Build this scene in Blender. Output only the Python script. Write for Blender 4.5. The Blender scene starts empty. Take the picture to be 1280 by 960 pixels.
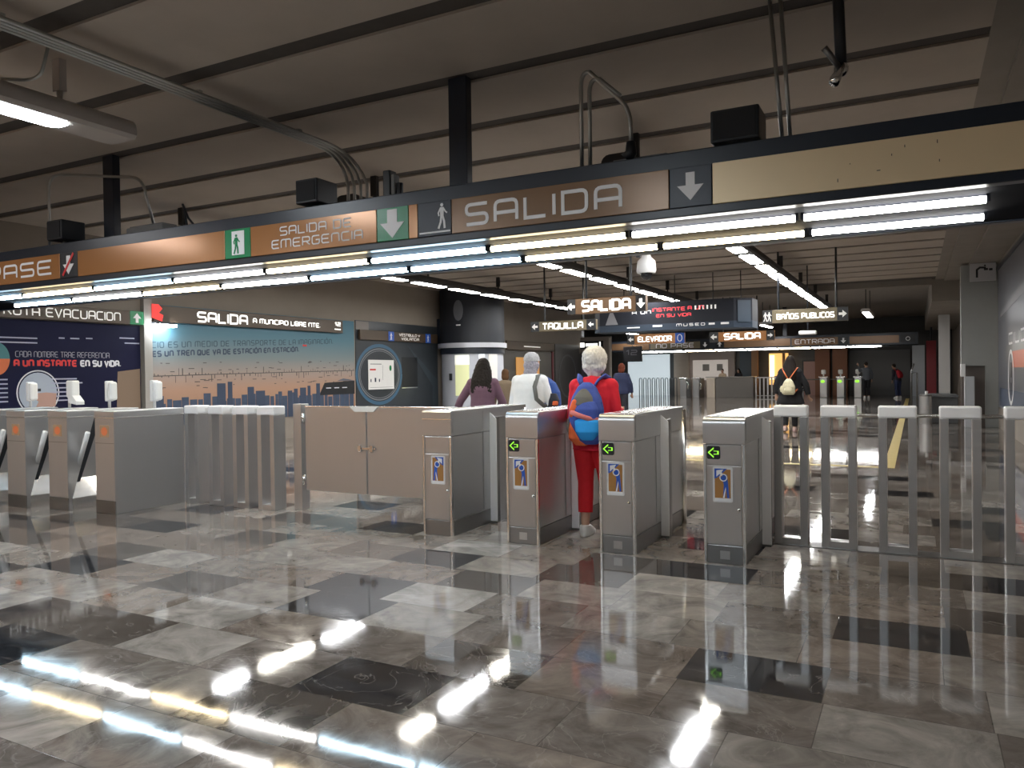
import bpy, bmesh, math, random
from mathutils import Vector, Matrix
random.seed(7)
C = bpy.context.scene.collection
SC = bpy.context.scene
PI = math.pi

# ---------------------------------------------------------------- camera, world, exposure
cam_d = bpy.data.cameras.new('camera')
cam_d.sensor_width = 36.0
cam_d.lens = 964.0 / 1280.0 * 36.0
cam_d.clip_end = 200
cam = bpy.data.objects.new('camera', cam_d)
C.objects.link(cam)
R_ = Vector((0.8860, 0.4636, -0.0140)); F_ = Vector((-0.4637, 0.8859, -0.0124))
F_.normalize(); R_ = (R_ - F_ * R_.dot(F_)).normalized(); U_ = R_.cross(F_)
cam.matrix_world = Matrix(((R_.x, U_.x, -F_.x, 0), (R_.y, U_.y, -F_.y, 0), (R_.z, U_.z, -F_.z, 1.40), (0, 0, 0, 1)))
SC.camera = cam
w = bpy.data.worlds.new('world'); SC.world = w; w.use_nodes = True
w.node_tree.nodes['Background'].inputs[0].default_value = (0.05, 0.055, 0.06, 1)
w.node_tree.nodes['Background'].inputs[1].default_value = 0.3
SC.view_settings.view_transform = 'Standard'
SC.view_settings.look = 'None'
SC.view_settings.gamma = 1
SC.view_settings.use_curve_mapping = False
SC.view_settings.exposure = 0.0
SC.cycles.use_denoising = True
SC.cycles.max_bounces = 8
SC.cycles.glossy_bounces = 5
SC.cycles.sample_clamp_indirect = 6
TUBE = 34.0      # brightness of the lamps under the sign beams
ROWL = 46.0      # brightness of the ceiling fittings

# ---------------------------------------------------------------- materials
def mat(name, col, rough=0.6, metal=0.0, noise=0.0, nscale=6.0, bump=0.0, spec=0.5, emit=None, estr=0.0, stretch=None, rvar=0.0, coat=0.0):
    m = bpy.data.materials.new(name); m.use_nodes = True
    nt = m.node_tree; b = nt.nodes['Principled BSDF']
    b.inputs['Base Color'].default_value = (*col, 1)
    b.inputs['Roughness'].default_value = rough
    b.inputs['Metallic'].default_value = metal
    b.inputs['Specular IOR Level'].default_value = spec
    b.inputs['Coat Weight'].default_value = coat
    if noise > 0 or bump > 0 or rvar > 0:
        tc = nt.nodes.new('ShaderNodeTexCoord'); mp = nt.nodes.new('ShaderNodeMapping')
        nt.links.new(tc.outputs['Object'], mp.inputs[0])
        if stretch: mp.inputs['Scale'].default_value = stretch
        n = nt.nodes.new('ShaderNodeTexNoise'); n.inputs['Scale'].default_value = nscale
        n.inputs['Detail'].default_value = 6; n.inputs['Roughness'].default_value = 0.6
        nt.links.new(mp.outputs[0], n.inputs['Vector'])
        if noise > 0:
            mx = nt.nodes.new('ShaderNodeMix'); mx.data_type = 'RGBA'
            mx.inputs[6].default_value = (*[c * (1 - noise) for c in col], 1)
            mx.inputs[7].default_value = (*[min(1, c * (1 + noise)) for c in col], 1)
            nt.links.new(n.outputs[0], mx.inputs[0]); nt.links.new(mx.outputs[2], b.inputs['Base Color'])
        if rvar > 0:
            mr = nt.nodes.new('ShaderNodeMapRange'); mr.inputs[3].default_value = max(0.02, rough - rvar); mr.inputs[4].default_value = rough + rvar
            mr.inputs[1].default_value = 0.3; mr.inputs[2].default_value = 0.7
            nt.links.new(n.outputs[0], mr.inputs[0]); nt.links.new(mr.outputs[0], b.inputs['Roughness'])
        if bump > 0:
            bp = nt.nodes.new('ShaderNodeBump'); bp.inputs['Strength'].default_value = bump; bp.inputs['Distance'].default_value = 0.01
            nt.links.new(n.outputs[0], bp.inputs['Height']); nt.links.new(bp.outputs[0], b.inputs['Normal'])
    if emit:
        b.inputs['Emission Color'].default_value = (*emit, 1); b.inputs['Emission Strength'].default_value = estr
    return m

STEEL = mat('brushed_steel', (0.62, 0.62, 0.625), 0.34, 0.90, noise=0.025, nscale=5.0, stretch=(1, 1, 0.1))
STEEL_LIT = mat('steel_painted_lit', (0.92, 0.92, 0.93), 0.45, 0.3)  # steel whitened to stand for beam lights reflected on caps and edges
_nt = STEEL.node_tree; _b = _nt.nodes['Principled BSDF']; _t = _nt.nodes.new('ShaderNodeTangent'); _t.direction_type = 'RADIAL'; _t.axis = 'Z'
_b.inputs['Anisotropic'].default_value = .75; _b.inputs['Anisotropic Rotation'].default_value = 0.0; _nt.links.new(_t.outputs[0], _b.inputs['Tangent'])
UNDER = mat('matte_black_soffit', (0.006, 0.007, 0.010), 0.9, spec=0.05)
STEELD = mat('dull_steel', (0.27, 0.27, 0.27), 0.36, 1.0, noise=0.06, nscale=3.0, rvar=0.05)
STEELW = mat('polished_steel_edge', (0.86, 0.86, 0.85), 0.22, 1.0)
CHROME = mat('chrome', (0.85, 0.85, 0.85), 0.12, 1.0)
BLACK = mat('black_paint', (0.012, 0.014, 0.018), 0.4)
NAVY = mat('navy_paint', (0.012, 0.017, 0.030), 0.35)
NAVYW = mat('navy_wall_panel', (0.012, 0.015, 0.022), 0.6, noise=0.2)
CONC = mat('ceiling_concrete', (0.42, 0.365, 0.31), 0.85, noise=0.16, nscale=1.3, bump=0.25)
CONCD = mat('groove_concrete_shaded', (0.075, 0.065, 0.058), 0.9, noise=0.2)  # groove shade put into the colour, as the slots are shallow
CONCS = mat('edge_beam_concrete', (0.26, 0.23, 0.20), 0.8, noise=0.2, nscale=2.0, bump=0.2)
WALLC = mat('wall_render', (0.27, 0.235, 0.20), 0.8, noise=0.1, nscale=2)
WALLG = mat('grey_wall_paint', (0.30, 0.31, 0.30), 0.6, noise=0.06)
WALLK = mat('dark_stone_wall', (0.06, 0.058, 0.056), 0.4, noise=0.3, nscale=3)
BEIGE = mat('beige_wall', (0.55, 0.47, 0.39), 0.7, noise=0.08)
WHITE = mat('white_plastic', (0.78, 0.78, 0.77), 0.4)
LETTER = mat('pale_lettering', (0.86, 0.86, 0.86), 0.45)
BRONZE = mat('brown_sign_enamel', (0.21, 0.12, 0.062), 0.27, 0.2)
BROWNW = mat('dark_brown_wall_sign', (0.075, 0.05, 0.031), 0.4)
ORANGE = mat('orange_sign_enamel', (0.42, 0.19, 0.07), 0.2, 0.2)
OLIVE = mat('olive_sign_enamel', (0.17, 0.14, 0.085), 0.5)
BRONZE_LIT = mat('brown_enamel_painted_lit', (0.88, 0.69, 0.43), 0.36, 0.2, noise=0.03)  # lit copy of the bronze sign paint, lamp light put into the colour
GREEN = mat('green_sign_enamel', (0.012, 0.24, 0.09), 0.25)
RED = mat('red_paint', (0.65, 0.03, 0.03), 0.4)
ORST = mat('orange_sticker_print', (0.75, 0.20, 0.07), 0.5)
BLUEP = mat('blue_print', (0.02, 0.10, 0.50), 0.4)
BROWNP = mat('ochre_print', (0.42, 0.20, 0.05), 0.4)
YELLOW = mat('yellow_floor_strip', (0.50, 0.39, 0.14), 0.5, noise=0.2)
GALV = mat('galvanised_pipe', (0.42, 0.43, 0.42), 0.35, 0.9)
GREYBOX = mat('grey_junction_box', (0.20, 0.20, 0.20), 0.6)
HOUS = mat('lamp_housing_paint', (0.42, 0.385, 0.36), 0.5, noise=0.05)
HOUSK = mat('dark_lamp_housing', (0.055, 0.052, 0.050), 0.6, spec=.2)
HOUSB = mat('beam_paint', (0.018, 0.024, 0.036), 0.32, noise=0.1)
def emis(name, col, s, base=(0.8, 0.8, 0.8)):
    return mat(name, base, 0.4, emit=col, estr=s)
E_COOL = emis('tube_cool', (0.58, 0.83, 1.0), TUBE)
E_NEU = emis('tube_neutral', (1.0, 0.98, 0.94), TUBE)
E_WARM = emis('tube_warm', (1.0, 0.80, 0.48), TUBE * .95)
E_ROW = emis('fitting_diffuser', (0.97, 0.98, 1.0), ROWL)
E_ROWC = emis('fitting_diffuser_cool', (0.86, 0.94, 1.0), ROWL)
E_ROWW = emis('fitting_diffuser_warm', (1.0, 0.95, 0.84), ROWL)
E_SIGN = emis('backlit_white_lettering', (1.0, 0.98, 0.90), 1.6)
E_SIGND = emis('dim_backlit_lettering', (1.0, 0.95, 0.85), 0.45)
E_GREEN = emis('green_led', (0.35, 1.0, 0.05), 1.2, (0.1, 0.3, 0.02))
E_RED = emis('red_led', (1.0, 0.05, 0.08), 0.9, (0.3, 0.02, 0.02))
E_AMBER = emis('lit_shop_wall', (1.0, 0.55, 0.16), 1.1, (0.5, 0.3, 0.1))
E_AMBER2 = emis('lit_shop_lamp', (1.0, 0.80, 0.50), 2.0, (0.5, 0.3, 0.1))
E_WIN = emis('lit_booth_window', (0.80, 0.85, 0.45), 0.55, (0.5, 0.5, 0.3))
GLASSK = mat('dark_glass', (0.015, 0.018, 0.022), 0.08, 0.0, spec=0.8)

# ---------------------------------------------------------------- mesh helpers
class MB:
    def __init__(s): s.bm = bmesh.new()
    def box(s, x0, x1, y0, y1, z0, z1, bev=0.0):
        vs = [s.bm.verts.new(p) for p in ((x0,y0,z0),(x1,y0,z0),(x1,y1,z0),(x0,y1,z0),(x0,y0,z1),(x1,y0,z1),(x1,y1,z1),(x0,y1,z1))]
        fs = [s.bm.faces.new([vs[i] for i in q]) for q in ((3,2,1,0),(4,5,6,7),(0,1,5,4),(1,2,6,5),(2,3,7,6),(3,0,4,7))]
        if bev > 0:
            es = list({e for f in fs for e in f.edges})
            bmesh.ops.bevel(s.bm, geom=es, offset=bev, segments=2, affect='EDGES', profile=0.5)
        return s
    def prism(s, pts, axis, a, b):
        """pts: 2D outline; axis 'x': (y,z), 'y': (x,z), 'z': (x,y), run from a to b."""
        def P(u, v, t):
            return {'x': (t, u, v), 'y': (u, t, v), 'z': (u, v, t)}[axis]
        A = [s.bm.verts.new(P(u, v, a)) for u, v in pts]; B = [s.bm.verts.new(P(u, v, b)) for u, v in pts]
        n = len(pts)
        fs = [s.bm.faces.new(A), s.bm.faces.new(B[::-1])]
        for i in range(n): fs.append(s.bm.faces.new((A[i], B[i], B[(i+1) % n], A[(i+1) % n])))
        bmesh.ops.recalc_face_normals(s.bm, faces=fs)
        return s
    def tube(s, pts, rad, seg=10, cap=True):
        pts = [Vector(p) for p in pts]; n = len(pts)
        rad = rad if isinstance(rad, (list, tuple)) else [rad] * n
        rings = []; up = None
        for i, p in enumerate(pts):
            t = (pts[min(i+1, n-1)] - pts[max(i-1, 0)]).normalized()
            if up is None:
                up = Vector((0, 0, 1)) if abs(t.z) < .9 else Vector((0, 1, 0))
            u = (up - t * up.dot(t)).normalized(); v = t.cross(u); up = u
            r = rad[i]
            rx, ry = r if isinstance(r, tuple) else (r, r)
            rings.append([s.bm.verts.new(p + u * ry * math.cos(2*PI*k/seg) + v * rx * math.sin(2*PI*k/seg)) for k in range(seg)])
        fs = []
        for a, b in zip(rings, rings[1:]):
            for k in range(seg): fs.append(s.bm.faces.new((a[k], a[(k+1) % seg], b[(k+1) % seg], b[k])))
        if cap:
            fs.append(s.bm.faces.new(rings[0][::-1])); fs.append(s.bm.faces.new(rings[-1]))
        bmesh.ops.recalc_face_normals(s.bm, faces=fs)
        return s
    def rings(s, rs, seg=20, power=2.0):
        """rs: (cx, cy, z, rx, ry) horizontal superellipse rings joined upward."""
        out = []
        def sp(c): return math.copysign(abs(c) ** (2.0 / power), c)
        for cx, cy, z, rx, ry in rs:
            out.append([s.bm.verts.new((cx + rx * sp(math.cos(2*PI*k/seg)), cy + ry * sp(math.sin(2*PI*k/seg)), z)) for k in range(seg)])
        fs = []
        for a, b in zip(out, out[1:]):
            for k in range(seg): fs.append(s.bm.faces.new((a[k], a[(k+1) % seg], b[(k+1) % seg], b[k])))
        fs.append(s.bm.faces.new(out[0][::-1])); fs.append(s.bm.faces.new(out[-1]))
        bmesh.ops.recalc_face_normals(s.bm, faces=fs)
        return s
    def ell(s, c, r, rot=None, seg=16):
        M = Matrix.Translation(c)
        if rot: M = M @ Matrix.Rotation(rot[0], 4, 'X') @ Matrix.Rotation(rot[1], 4, 'Y') @ Matrix.Rotation(rot[2], 4, 'Z')
        M = M @ Matrix.Diagonal((*r, 1))
        bmesh.ops.create_uvsphere(s.bm, u_segments=seg, v_segments=seg // 2 + 2, radius=1, matrix=M)
        return s
    def build(s, name, m, parent=None, smooth=False):
        me = bpy.data.meshes.new(name); s.bm.to_mesh(me); s.bm.free()
        me.materials.append(m)
        if smooth:
            for p in me.polygons: p.use_smooth = True
            if smooth == 'auto':
                try: me.set_sharp_from_angle(angle=math.radians(40))
                except Exception: pass
        o = bpy.data.objects.new(name, me); C.objects.link(o)
        if parent is not None:
            o.parent = parent
            if parent.type == 'EMPTY' or True:
                o.matrix_parent_inverse = world_of(parent).inverted()
        return o
def world_of(o):
    m = Matrix.Translation(o.location) @ o.rotation_euler.to_matrix().to_4x4()
    if o.parent is not None: m = world_of(o.parent) @ o.matrix_parent_inverse @ m
    return m
def tag(o, label=None, cat=None, group=None, kind=None):
    if label: o['label'] = label
    if cat: o['category'] = cat
    if group: o['group'] = group
    if kind: o['kind'] = kind
    return o
def thing(name, label, cat, loc=(0, 0, 0), group=None):
    o = bpy.data.objects.new(name, None); C.objects.link(o); o.location = loc; o.empty_display_size = 0.1
    return tag(o, label, cat, group)
def struct(name, mb, m, smooth=False):
    o = mb.build(name, m, None, smooth); o['kind'] = 'structure'; return o
def copy_tree(o, parent=None):
    c = o.copy(); C.objects.link(c)
    if parent is not None: c.parent = parent
    for ch in list(o.children): copy_tree(ch, c)
    return c
def bx(name, m, parent, *a, bev=0.0):
    return MB().box(*a, bev=bev).build(name, m, parent)

# flat pieces on a facing plane: 's' faces the viewer side (-Y), 'e' faces +X (left wall), 'w' faces -X (right wall)
FACE = {'s': (Vector((1,0,0)), Vector((0,0,1))), 'e': (Vector((0,1,0)), Vector((0,0,1))), 'w': (Vector((0,-1,0)), Vector((0,0,1))), 't': (Vector((1,0,0)), Vector((0,1,0)))}
def flat(name, polys, org, face, m, parent, off=0.002, th=0.003):
    u, v = FACE[face]; n = u.cross(v); org = Vector(org)
    bm = bmesh.new()
    for i_, poly in enumerate(polys):
        e_ = (i_ % 7) * .00006
        A = [bm.verts.new(org + u*p[0] + v*p[1] + n*(off+th+e_)) for p in poly]
        B = [bm.verts.new(org + u*p[0] + v*p[1] + n*off) for p in poly]
        try:
            bm.faces.new(A); bm.faces.new(B[::-1])
            k = len(A)
            for i in range(k): bm.faces.new((A[i], B[i], B[(i+1) % k], A[(i+1) % k]))
        except ValueError: pass
    bmesh.ops.recalc_face_normals(bm, faces=bm.faces)
    mb = MB(); mb.bm.free(); mb.bm = bm
    return mb.build(name, m, parent)
def rect(x0, z0, x1, z1): return [(x0, z0), (x1, z0), (x1, z1), (x0, z1)]
def rrect(x0, z0, x1, z1, r, n=4):
    out = []
    for cx, cz, a in ((x1-r, z0+r, -90), (x1-r, z1-r, 0), (x0+r, z1-r, 90), (x0+r, z0+r, 180)):
        for k in range(n+1):
            t = math.radians(a + 90*k/n); out.append((cx + r*math.cos(t), cz + r*math.sin(t)))
    return out
def disc(cx, cz, rx, rz, n=32, a0=0, a1=360):
    return [(cx + rx*math.cos(math.radians(a0+(a1-a0)*k/n)), cz + rz*math.sin(math.radians(a0+(a1-a0)*k/n))) for k in range(n + (0 if a1-a0 == 360 else 1))]
def ringp(cx, cz, rx, rz, t, n=40):
    out = []
    for k in range(n):
        a, b = 2*PI*k/n, 2*PI*(k+1)/n
        out.append([(cx+rx*math.cos(a), cz+rz*math.sin(a)), (cx+rx*math.cos(b), cz+rz*math.sin(b)), (cx+(rx-t)*math.cos(b), cz+(rz-t)*math.sin(b)), (cx+(rx-t)*math.cos(a), cz+(rz-t)*math.sin(a))])
    return out

# stroke lettering (rounded square metro face)
G = {
'A': (1, [[(0,0),(0,1,1),(1,1,1),(1,0)], [(0,.42),(1,.42)]]),
'B': (1, [[(0,0),(0,1),(.95,1,1),(.95,.52,1),(0,.52)], [(.5,.52),(1,.52,1),(1,0,1),(0,0)]]),
'C': (1, [[(1,1),(0,1,1),(0,0,1),(1,0)]]),
'D': (1, [[(0,.5),(0,1),(1,1,1),(1,0,1),(0,0),(0,.5)]]),
'E': (1, [[(1,1),(0,1,1),(0,0,1),(1,0)], [(0,.5),(.9,.5)]]),
'F': (1, [[(0,0),(0,1,1),(1,1)], [(0,.5),(.9,.5)]]),
'G': (1, [[(1,1),(0,1,1),(0,0,1),(1,0,1),(1,.5),(.5,.5)]]),
'H': (1, [[(0,0),(0,1)], [(1,0),(1,1)], [(0,.5),(1,.5)]]),
'I': (0, [[(0,0),(0,1)]]),
'J': (1, [[(1,1),(1,0,1),(0,0)]]),
'L': (.9, [[(0,1),(0,0),(.9,0)]]),
'M': (1.4, [[(0,0),(0,1,1),(1.4,1,1),(1.4,0)], [(.7,1),(.7,0)]]),
'N': (1, [[(0,0),(0,1,1),(1,1,1),(1,0)]]),
'O': (1, [[(0,.5),(0,1,1),(1,1,1),(1,0,1),(0,0,1),(0,.5)]]),
'P': (1, [[(0,0),(0,1),(1,1,1),(1,.4,1),(0,.4)]]),
'Q': (1, [[(0,.5),(0,1,1),(1,1,1),(1,0,1),(0,0,1),(0,.5)], [(.6,.3),(1.1,-.1)]]),
'R': (1, [[(0,0),(0,1),(1,1,1),(1,.45,1),(0,.45)], [(.5,.45),(1,0)]]),
'S': (1, [[(1,1),(0,1,1),(0,.5,1),(1,.5,1),(1,0,1),(0,0)]]),
'T': (1, [[(0,1),(1,1)], [(.5,1),(.5,0)]]),
'U': (1, [[(0,1),(0,0,1),(1,0,1),(1,1)]]),
'V': (1, [[(0,1),(.5,0),(1,1)]]),
'Y': (1, [[(0,1),(0,.45,1),(1,.45,1),(1,1)], [(.5,.45),(.5,0)]]),
'Z': (1, [[(0,1),(1,1),(0,0),(1,0)]]),
'1': (.4, [[(0,.8),(.4,1),(.4,0)]]),
'2': (1, [[(0,1),(1,1,1),(1,.5,1),(0,.5,1),(0,0),(1,0)]]),
'.': (0, [[(0,0),(0,.14)]]),
'"': (.35, [[(0,1),(0,.72)], [(.35,1),(.35,.72)]]),
}
G['Ñ'] = (1, G['N'][1] + [[(.2,1.25),(.8,1.25)]])
G['Ó'] = (1, G['O'][1] + [[(.4,1.18),(.65,1.34)]])
def _ribbon(pts, hw):
    out = []
    n = len(pts); L = []; Rr = []
    for i in range(n):
        p = Vector(pts[i])
        d0 = (Vector(pts[i]) - Vector(pts[i-1])).normalized() if i > 0 else None
        d1 = (Vector(pts[i+1]) - Vector(pts[i])).normalized() if i < n-1 else None
        if d0 is None: d0 = d1
        if d1 is None: d1 = d0
        t = (d0 + d1).normalized(); nr = Vector((-t.y, t.x)); c = max(.45, nr.dot(Vector((-d0.y, d0.x))))
        L.append(tuple(p + nr*hw/c)); Rr.append(tuple(p - nr*hw/c))
    for i in range(n-1): out.append([L[i], Rr[i], Rr[i+1], L[i+1]])
    return out
def text_polys(txt, h, wd=0.75, wt=0.13, gap=0.30, x0=0.0, z0=0.0, width=None):
    """cap height h; returns polygons; width squeezes the line to a given total width."""
    adv = []; tot = 0
    for ch in txt:
        if ch == ' ': adv.append(.7*wd); tot += .7*wd; continue
        adv.append(G[ch][0]*wd + gap); tot += adv[-1]
    tot -= gap
    k = 1.0 if width is None else width / (tot*h)
    polys = []; x = 0; hw = wt/2
    for ch, a in zip(txt, adv):
        if ch != ' ':
            for st in G[ch][1]:
                pts = []
                for i, p in enumerate(st):
                    q = Vector((p[0]*wd*k, p[1]*(1-wt) + hw))
                    if len(p) == 3 and 0 < i < len(st)-1:
                        a_, b_ = (Vector((st[j][0]*wd*k, st[j][1]*(1-wt)+hw)) for j in (i-1, i+1))
                        r = min(.24, (a_-q).length/2, (b_-q).length/2)
                        s_, e_ = q + (a_-q).normalized()*r, q + (b_-q).normalized()*r
                        for t in (0, .25, .5, .75, 1): pts.append(tuple(s_*(1-t)**2 + q*2*t*(1-t) + e_*t*t))
                    else: pts.append(tuple(q))
                cl = []
                for q in pts:
                    if not cl or (Vector(q)-Vector(cl[-1])).length > 1e-4: cl.append(q)
                for pl in _ribbon(cl, hw): polys.append([(x0 + (x*k + u)*h, z0 + v*h) for u, v in pl])
        x += a
    return polys
def arrow(cx, cz, s, ang):
    """block arrow, ang = direction in degrees (0 right, 90 up)."""
    pts = [(-.5,-.17),(-.02,-.17),(-.02,-.5),(.55,0),(-.02,.5),(-.02,.17),(-.5,.17)]
    c, d = math.cos(math.radians(ang)), math.sin(math.radians(ang))
    return [(cx + s*(x*c - y*d), cz + s*(x*d + y*c)) for x, y in pts]
def walker(x, z, h, flip=1):
    f = flip
    P = []
    P.append(disc(x, z+h*.93, h*.07, h*.07, 14))
    P.append([(x-.09*h,z+.84*h),(x+.09*h,z+.84*h),(x+.08*h,z+.48*h),(x-.08*h,z+.48*h)])
    P += _ribbon([(x-.07*f*h,z+.8*h),(x-.17*f*h,z+.62*h),(x-.14*f*h,z+.5*h)], .03*h)
    P += _ribbon([(x+.07*f*h,z+.8*h),(x+.16*f*h,z+.66*h),(x+.24*f*h,z+.60*h)], .03*h)
    P += _ribbon([(x-.03*f*h,z+.5*h),(x-.06*f*h,z+.26*h),(x-.17*f*h,z+.0*h)], .045*h)
    P += _ribbon([(x+.03*f*h,z+.5*h),(x+.10*f*h,z+.28*h),(x+.12*f*h,z+.0*h)], .045*h)
    return P

# ---------------------------------------------------------------- floor
def floor_mat():
    m = bpy.data.materials.new('polished_marble_tiles'); m.use_nodes = True
    nt = m.node_tree; N = nt.nodes; L = nt.links; b = N['Principled BSDF']
    def math_(op, a=None, b_=None, c=None):
        n = N.new('ShaderNodeMath'); n.operation = op
        for i, v in enumerate((a, b_, c)):
            if v is None: continue
            if isinstance(v, (int, float)): n.inputs[i].default_value = v
            else: L.new(v, n.inputs[i])
        return n.outputs[0]
    tc = N.new('ShaderNodeTexCoord'); sp = N.new('ShaderNodeSeparateXYZ'); L.new(tc.outputs['Object'], sp.inputs[0])
    TH, TW = 0.43, 0.62
    y = math_('DIVIDE', math_('ADD', sp.outputs[1], 0.42), TH); row = math_('FLOOR', y); fy = math_('FRACT', y)
    wn = N.new('ShaderNodeTexWhiteNoise'); wn.noise_dimensions = '1D'; L.new(row, wn.inputs['W'])
    xs = math_('ADD', math_('DIVIDE', sp.outputs[0], TW), math_('MULTIPLY', wn.outputs[0], 7.0))
    col = math_('FLOOR', xs); fx = math_('FRACT', xs)
    cv = N.new('ShaderNodeCombineXYZ'); L.new(row, cv.inputs[0]); L.new(col, cv.inputs[1])
    w2 = N.new('ShaderNodeTexWhiteNoise'); w2.noise_dimensions = '2D'; L.new(cv.outputs[0], w2.inputs['Vector'])
    rp = N.new('ShaderNodeValToRGB'); L.new(w2.outputs[0], rp.inputs[0]); e = rp.color_ramp
    e.interpolation = 'CONSTANT'
    cols = [(0, (.020,.021,.024)), (.12, (.075,.064,.056)), (.25, (.15,.128,.112)), (.42, (.21,.185,.162)), (.60, (.25,.225,.20)), (.76, (.18,.148,.125)), (.90, (.29,.265,.24)), (.975, (.36,.34,.32))]
    e.elements[0].position = 0; e.elements[0].color = (*cols[0][1], 1)
    e.elements[1].position = cols[1][0]; e.elements[1].color = (*cols[1][1], 1)
    for p, c in cols[2:]:
        q = e.elements.new(p); q.color = (*c, 1)
    # veining, shifted per tile
    vm = N.new('ShaderNodeVectorMath'); vm.operation = 'MULTIPLY_ADD'
    L.new(w2.outputs[1], vm.inputs[0]); vm.inputs[1].default_value = (20, 20, 20); L.new(tc.outputs['Object'], vm.inputs[2])
    n1 = N.new('ShaderNodeTexNoise'); n1.inputs['Scale'].default_value = 3.2; n1.inputs['Detail'].default_value = 9; n1.inputs['Roughness'].default_value = .65; n1.inputs['Distortion'].default_value = 1.4
    L.new(vm.outputs[0], n1.inputs['Vector'])
    mr = N.new('ShaderNodeMapRange'); mr.inputs[1].default_value = .3; mr.inputs[2].default_value = .7; mr.inputs[3].default_value = .55; mr.inputs[4].default_value = 1.5
    L.new(n1.outputs[0], mr.inputs[0])
    mx = N.new('ShaderNodeMix'); mx.data_type = 'RGBA'; mx.blend_type = 'MULTIPLY'; mx.inputs[0].default_value = 1
    L.new(rp.outputs[0], mx.inputs[6]); L.new(mr.outputs[0], mx.inputs[7])
    # fine pale veins
    n2 = N.new('ShaderNodeTexNoise'); n2.inputs['Scale'].default_value = 2.2; n2.inputs['Detail'].default_value = 7; n2.inputs['Distortion'].default_value = 2.2
    L.new(vm.outputs[0], n2.inputs['Vector'])
    v = math_('ABSOLUTE', math_('SUBTRACT', n2.outputs[0], 0.5))
    mr2 = N.new('ShaderNodeMapRange'); mr2.inputs[1].default_value = 0; mr2.inputs[2].default_value = .012; mr2.inputs[3].default_value = .55; mr2.inputs[4].default_value = 0
    L.new(v, mr2.inputs[0])
    n3 = N.new('ShaderNodeTexNoise'); n3.inputs['Scale'].default_value = 1.3; L.new(tc.outputs['Object'], n3.inputs['Vector'])
    vf = math_('MULTIPLY', mr2.outputs[0], n3.outputs[0])
    mx2 = N.new('ShaderNodeMix'); mx2.data_type = 'RGBA'; L.new(vf, mx2.inputs[0]); L.new(mx.outputs[2], mx2.inputs[6]); mx2.inputs[7].default_value = (.36, .32, .29, 1)
    # joints
    ex = math_('MINIMUM', fx, math_('SUBTRACT', 1.0, fx)); ey = math_('MINIMUM', fy, math_('SUBTRACT', 1.0, fy))
    jx = math_('LESS_THAN', ex, 0.0035); jy = math_('LESS_THAN', ey, 0.005); j = math_('MAXIMUM', jx, jy)
    mx3 = N.new('ShaderNodeMix'); mx3.data_type = 'RGBA'; L.new(math_('MULTIPLY', j, .6), mx3.inputs[0]); L.new(mx2.outputs[2], mx3.inputs[6]); mx3.inputs[7].default_value = (.05, .045, .04, 1)
    L.new(mx3.outputs[2], b.inputs['Base Color'])
    mr3 = N.new('ShaderNodeMapRange'); mr3.inputs[1].default_value = .35; mr3.inputs[2].default_value = .7; mr3.inputs[3].default_value = .03; mr3.inputs[4].default_value = .09
    L.new(n1.outputs[0], mr3.inputs[0]); L.new(mr3.outputs[0], b.inputs['Roughness'])
    b.inputs['Specular IOR Level'].default_value = 0.85
    # each tile sits at a slightly different tilt, surface faintly wavy
    n4 = N.new('ShaderNodeTexNoise'); n4.inputs['Scale'].default_value = 1.6; n4.inputs['Detail'].default_value = 2; L.new(vm.outputs[0], n4.inputs['Vector'])
    bp = N.new('ShaderNodeBump'); bp.inputs['Strength'].default_value = .2; bp.inputs['Distance'].default_value = .003
    L.new(n4.outputs[0], bp.inputs['Height']); L.new(bp.outputs[0], b.inputs['Normal'])
    return m
struct('floor', MB().box(-20, 2.2, -6, 48, -.2, 0), floor_mat())

# ---------------------------------------------------------------- shell
PITCH = 1.17; G0 = 5.74
mb = MB()
k0 = int((-6 - G0)/PITCH) - 1
gy = [G0 + PITCH*k for k in range(k0, 17)]
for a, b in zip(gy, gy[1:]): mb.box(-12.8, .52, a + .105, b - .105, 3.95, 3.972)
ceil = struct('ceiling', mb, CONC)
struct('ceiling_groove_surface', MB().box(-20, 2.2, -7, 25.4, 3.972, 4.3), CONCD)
struct('trim_1', MB().box(.52, .74, -6, 25.3, 3.95, 3.971).box(.74, 1.15, -6, 25.3, 3.90, 3.971).box(1.15, 1.72, -6, 25.3, 3.84, 3.971), CONCS)
struct('ceiling_far_panel', MB().box(-20, 2.2, 25.4, 48, 4.25, 4.4), mat('far_ceiling', (.30, .27, .24), .8, noise=.2))
struct('trim_2', MB().box(-20, .43, 25.1, 25.4, 3.8, 4.25), CONCS)
struct('beam_right', MB().box(.43, 1.72, 25.3, 44, 3.33, 4.25), CONCS)
struct('wall_left', MB().box(-13.1, -12.8, -6, 31, 0, 3.97), WALLC)
struct('wall_left_return', MB().box(-20, -12.8, 31, 31.3, 0, 4.25), WALLK)
struct('wall_far_left', MB().box(-20.2, -20, 31, 48, 0, 4.25), WALLG)
struct('wall_right', MB().box(1.72, 2.1, -6, 48, 0, 4.25), WALLC)
struct('wall_back', MB().box(-6.9, 2.1, -6.3, -6, 0, 4.01), mat('grey_stone_wall', (.26, .26, .26), .6, noise=.1))
struct('wall_back_left', MB().box(-13, -6.9, -6.3, -6, 0, 4.01), mat('warm_wall', (.88, .56, .33), .7, noise=.05))
struct('wall_left_near', MB().box(-12.8, -12.76, -6, 1.5, 0, 3.95), bpy.data.materials['warm_wall'])
struct('pilaster_left', MB().box(-12.8, -12.70, 9.55, 9.72, 0, 2.9), mat('pilaster_paint', (.36, .34, .31), .7))
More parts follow.
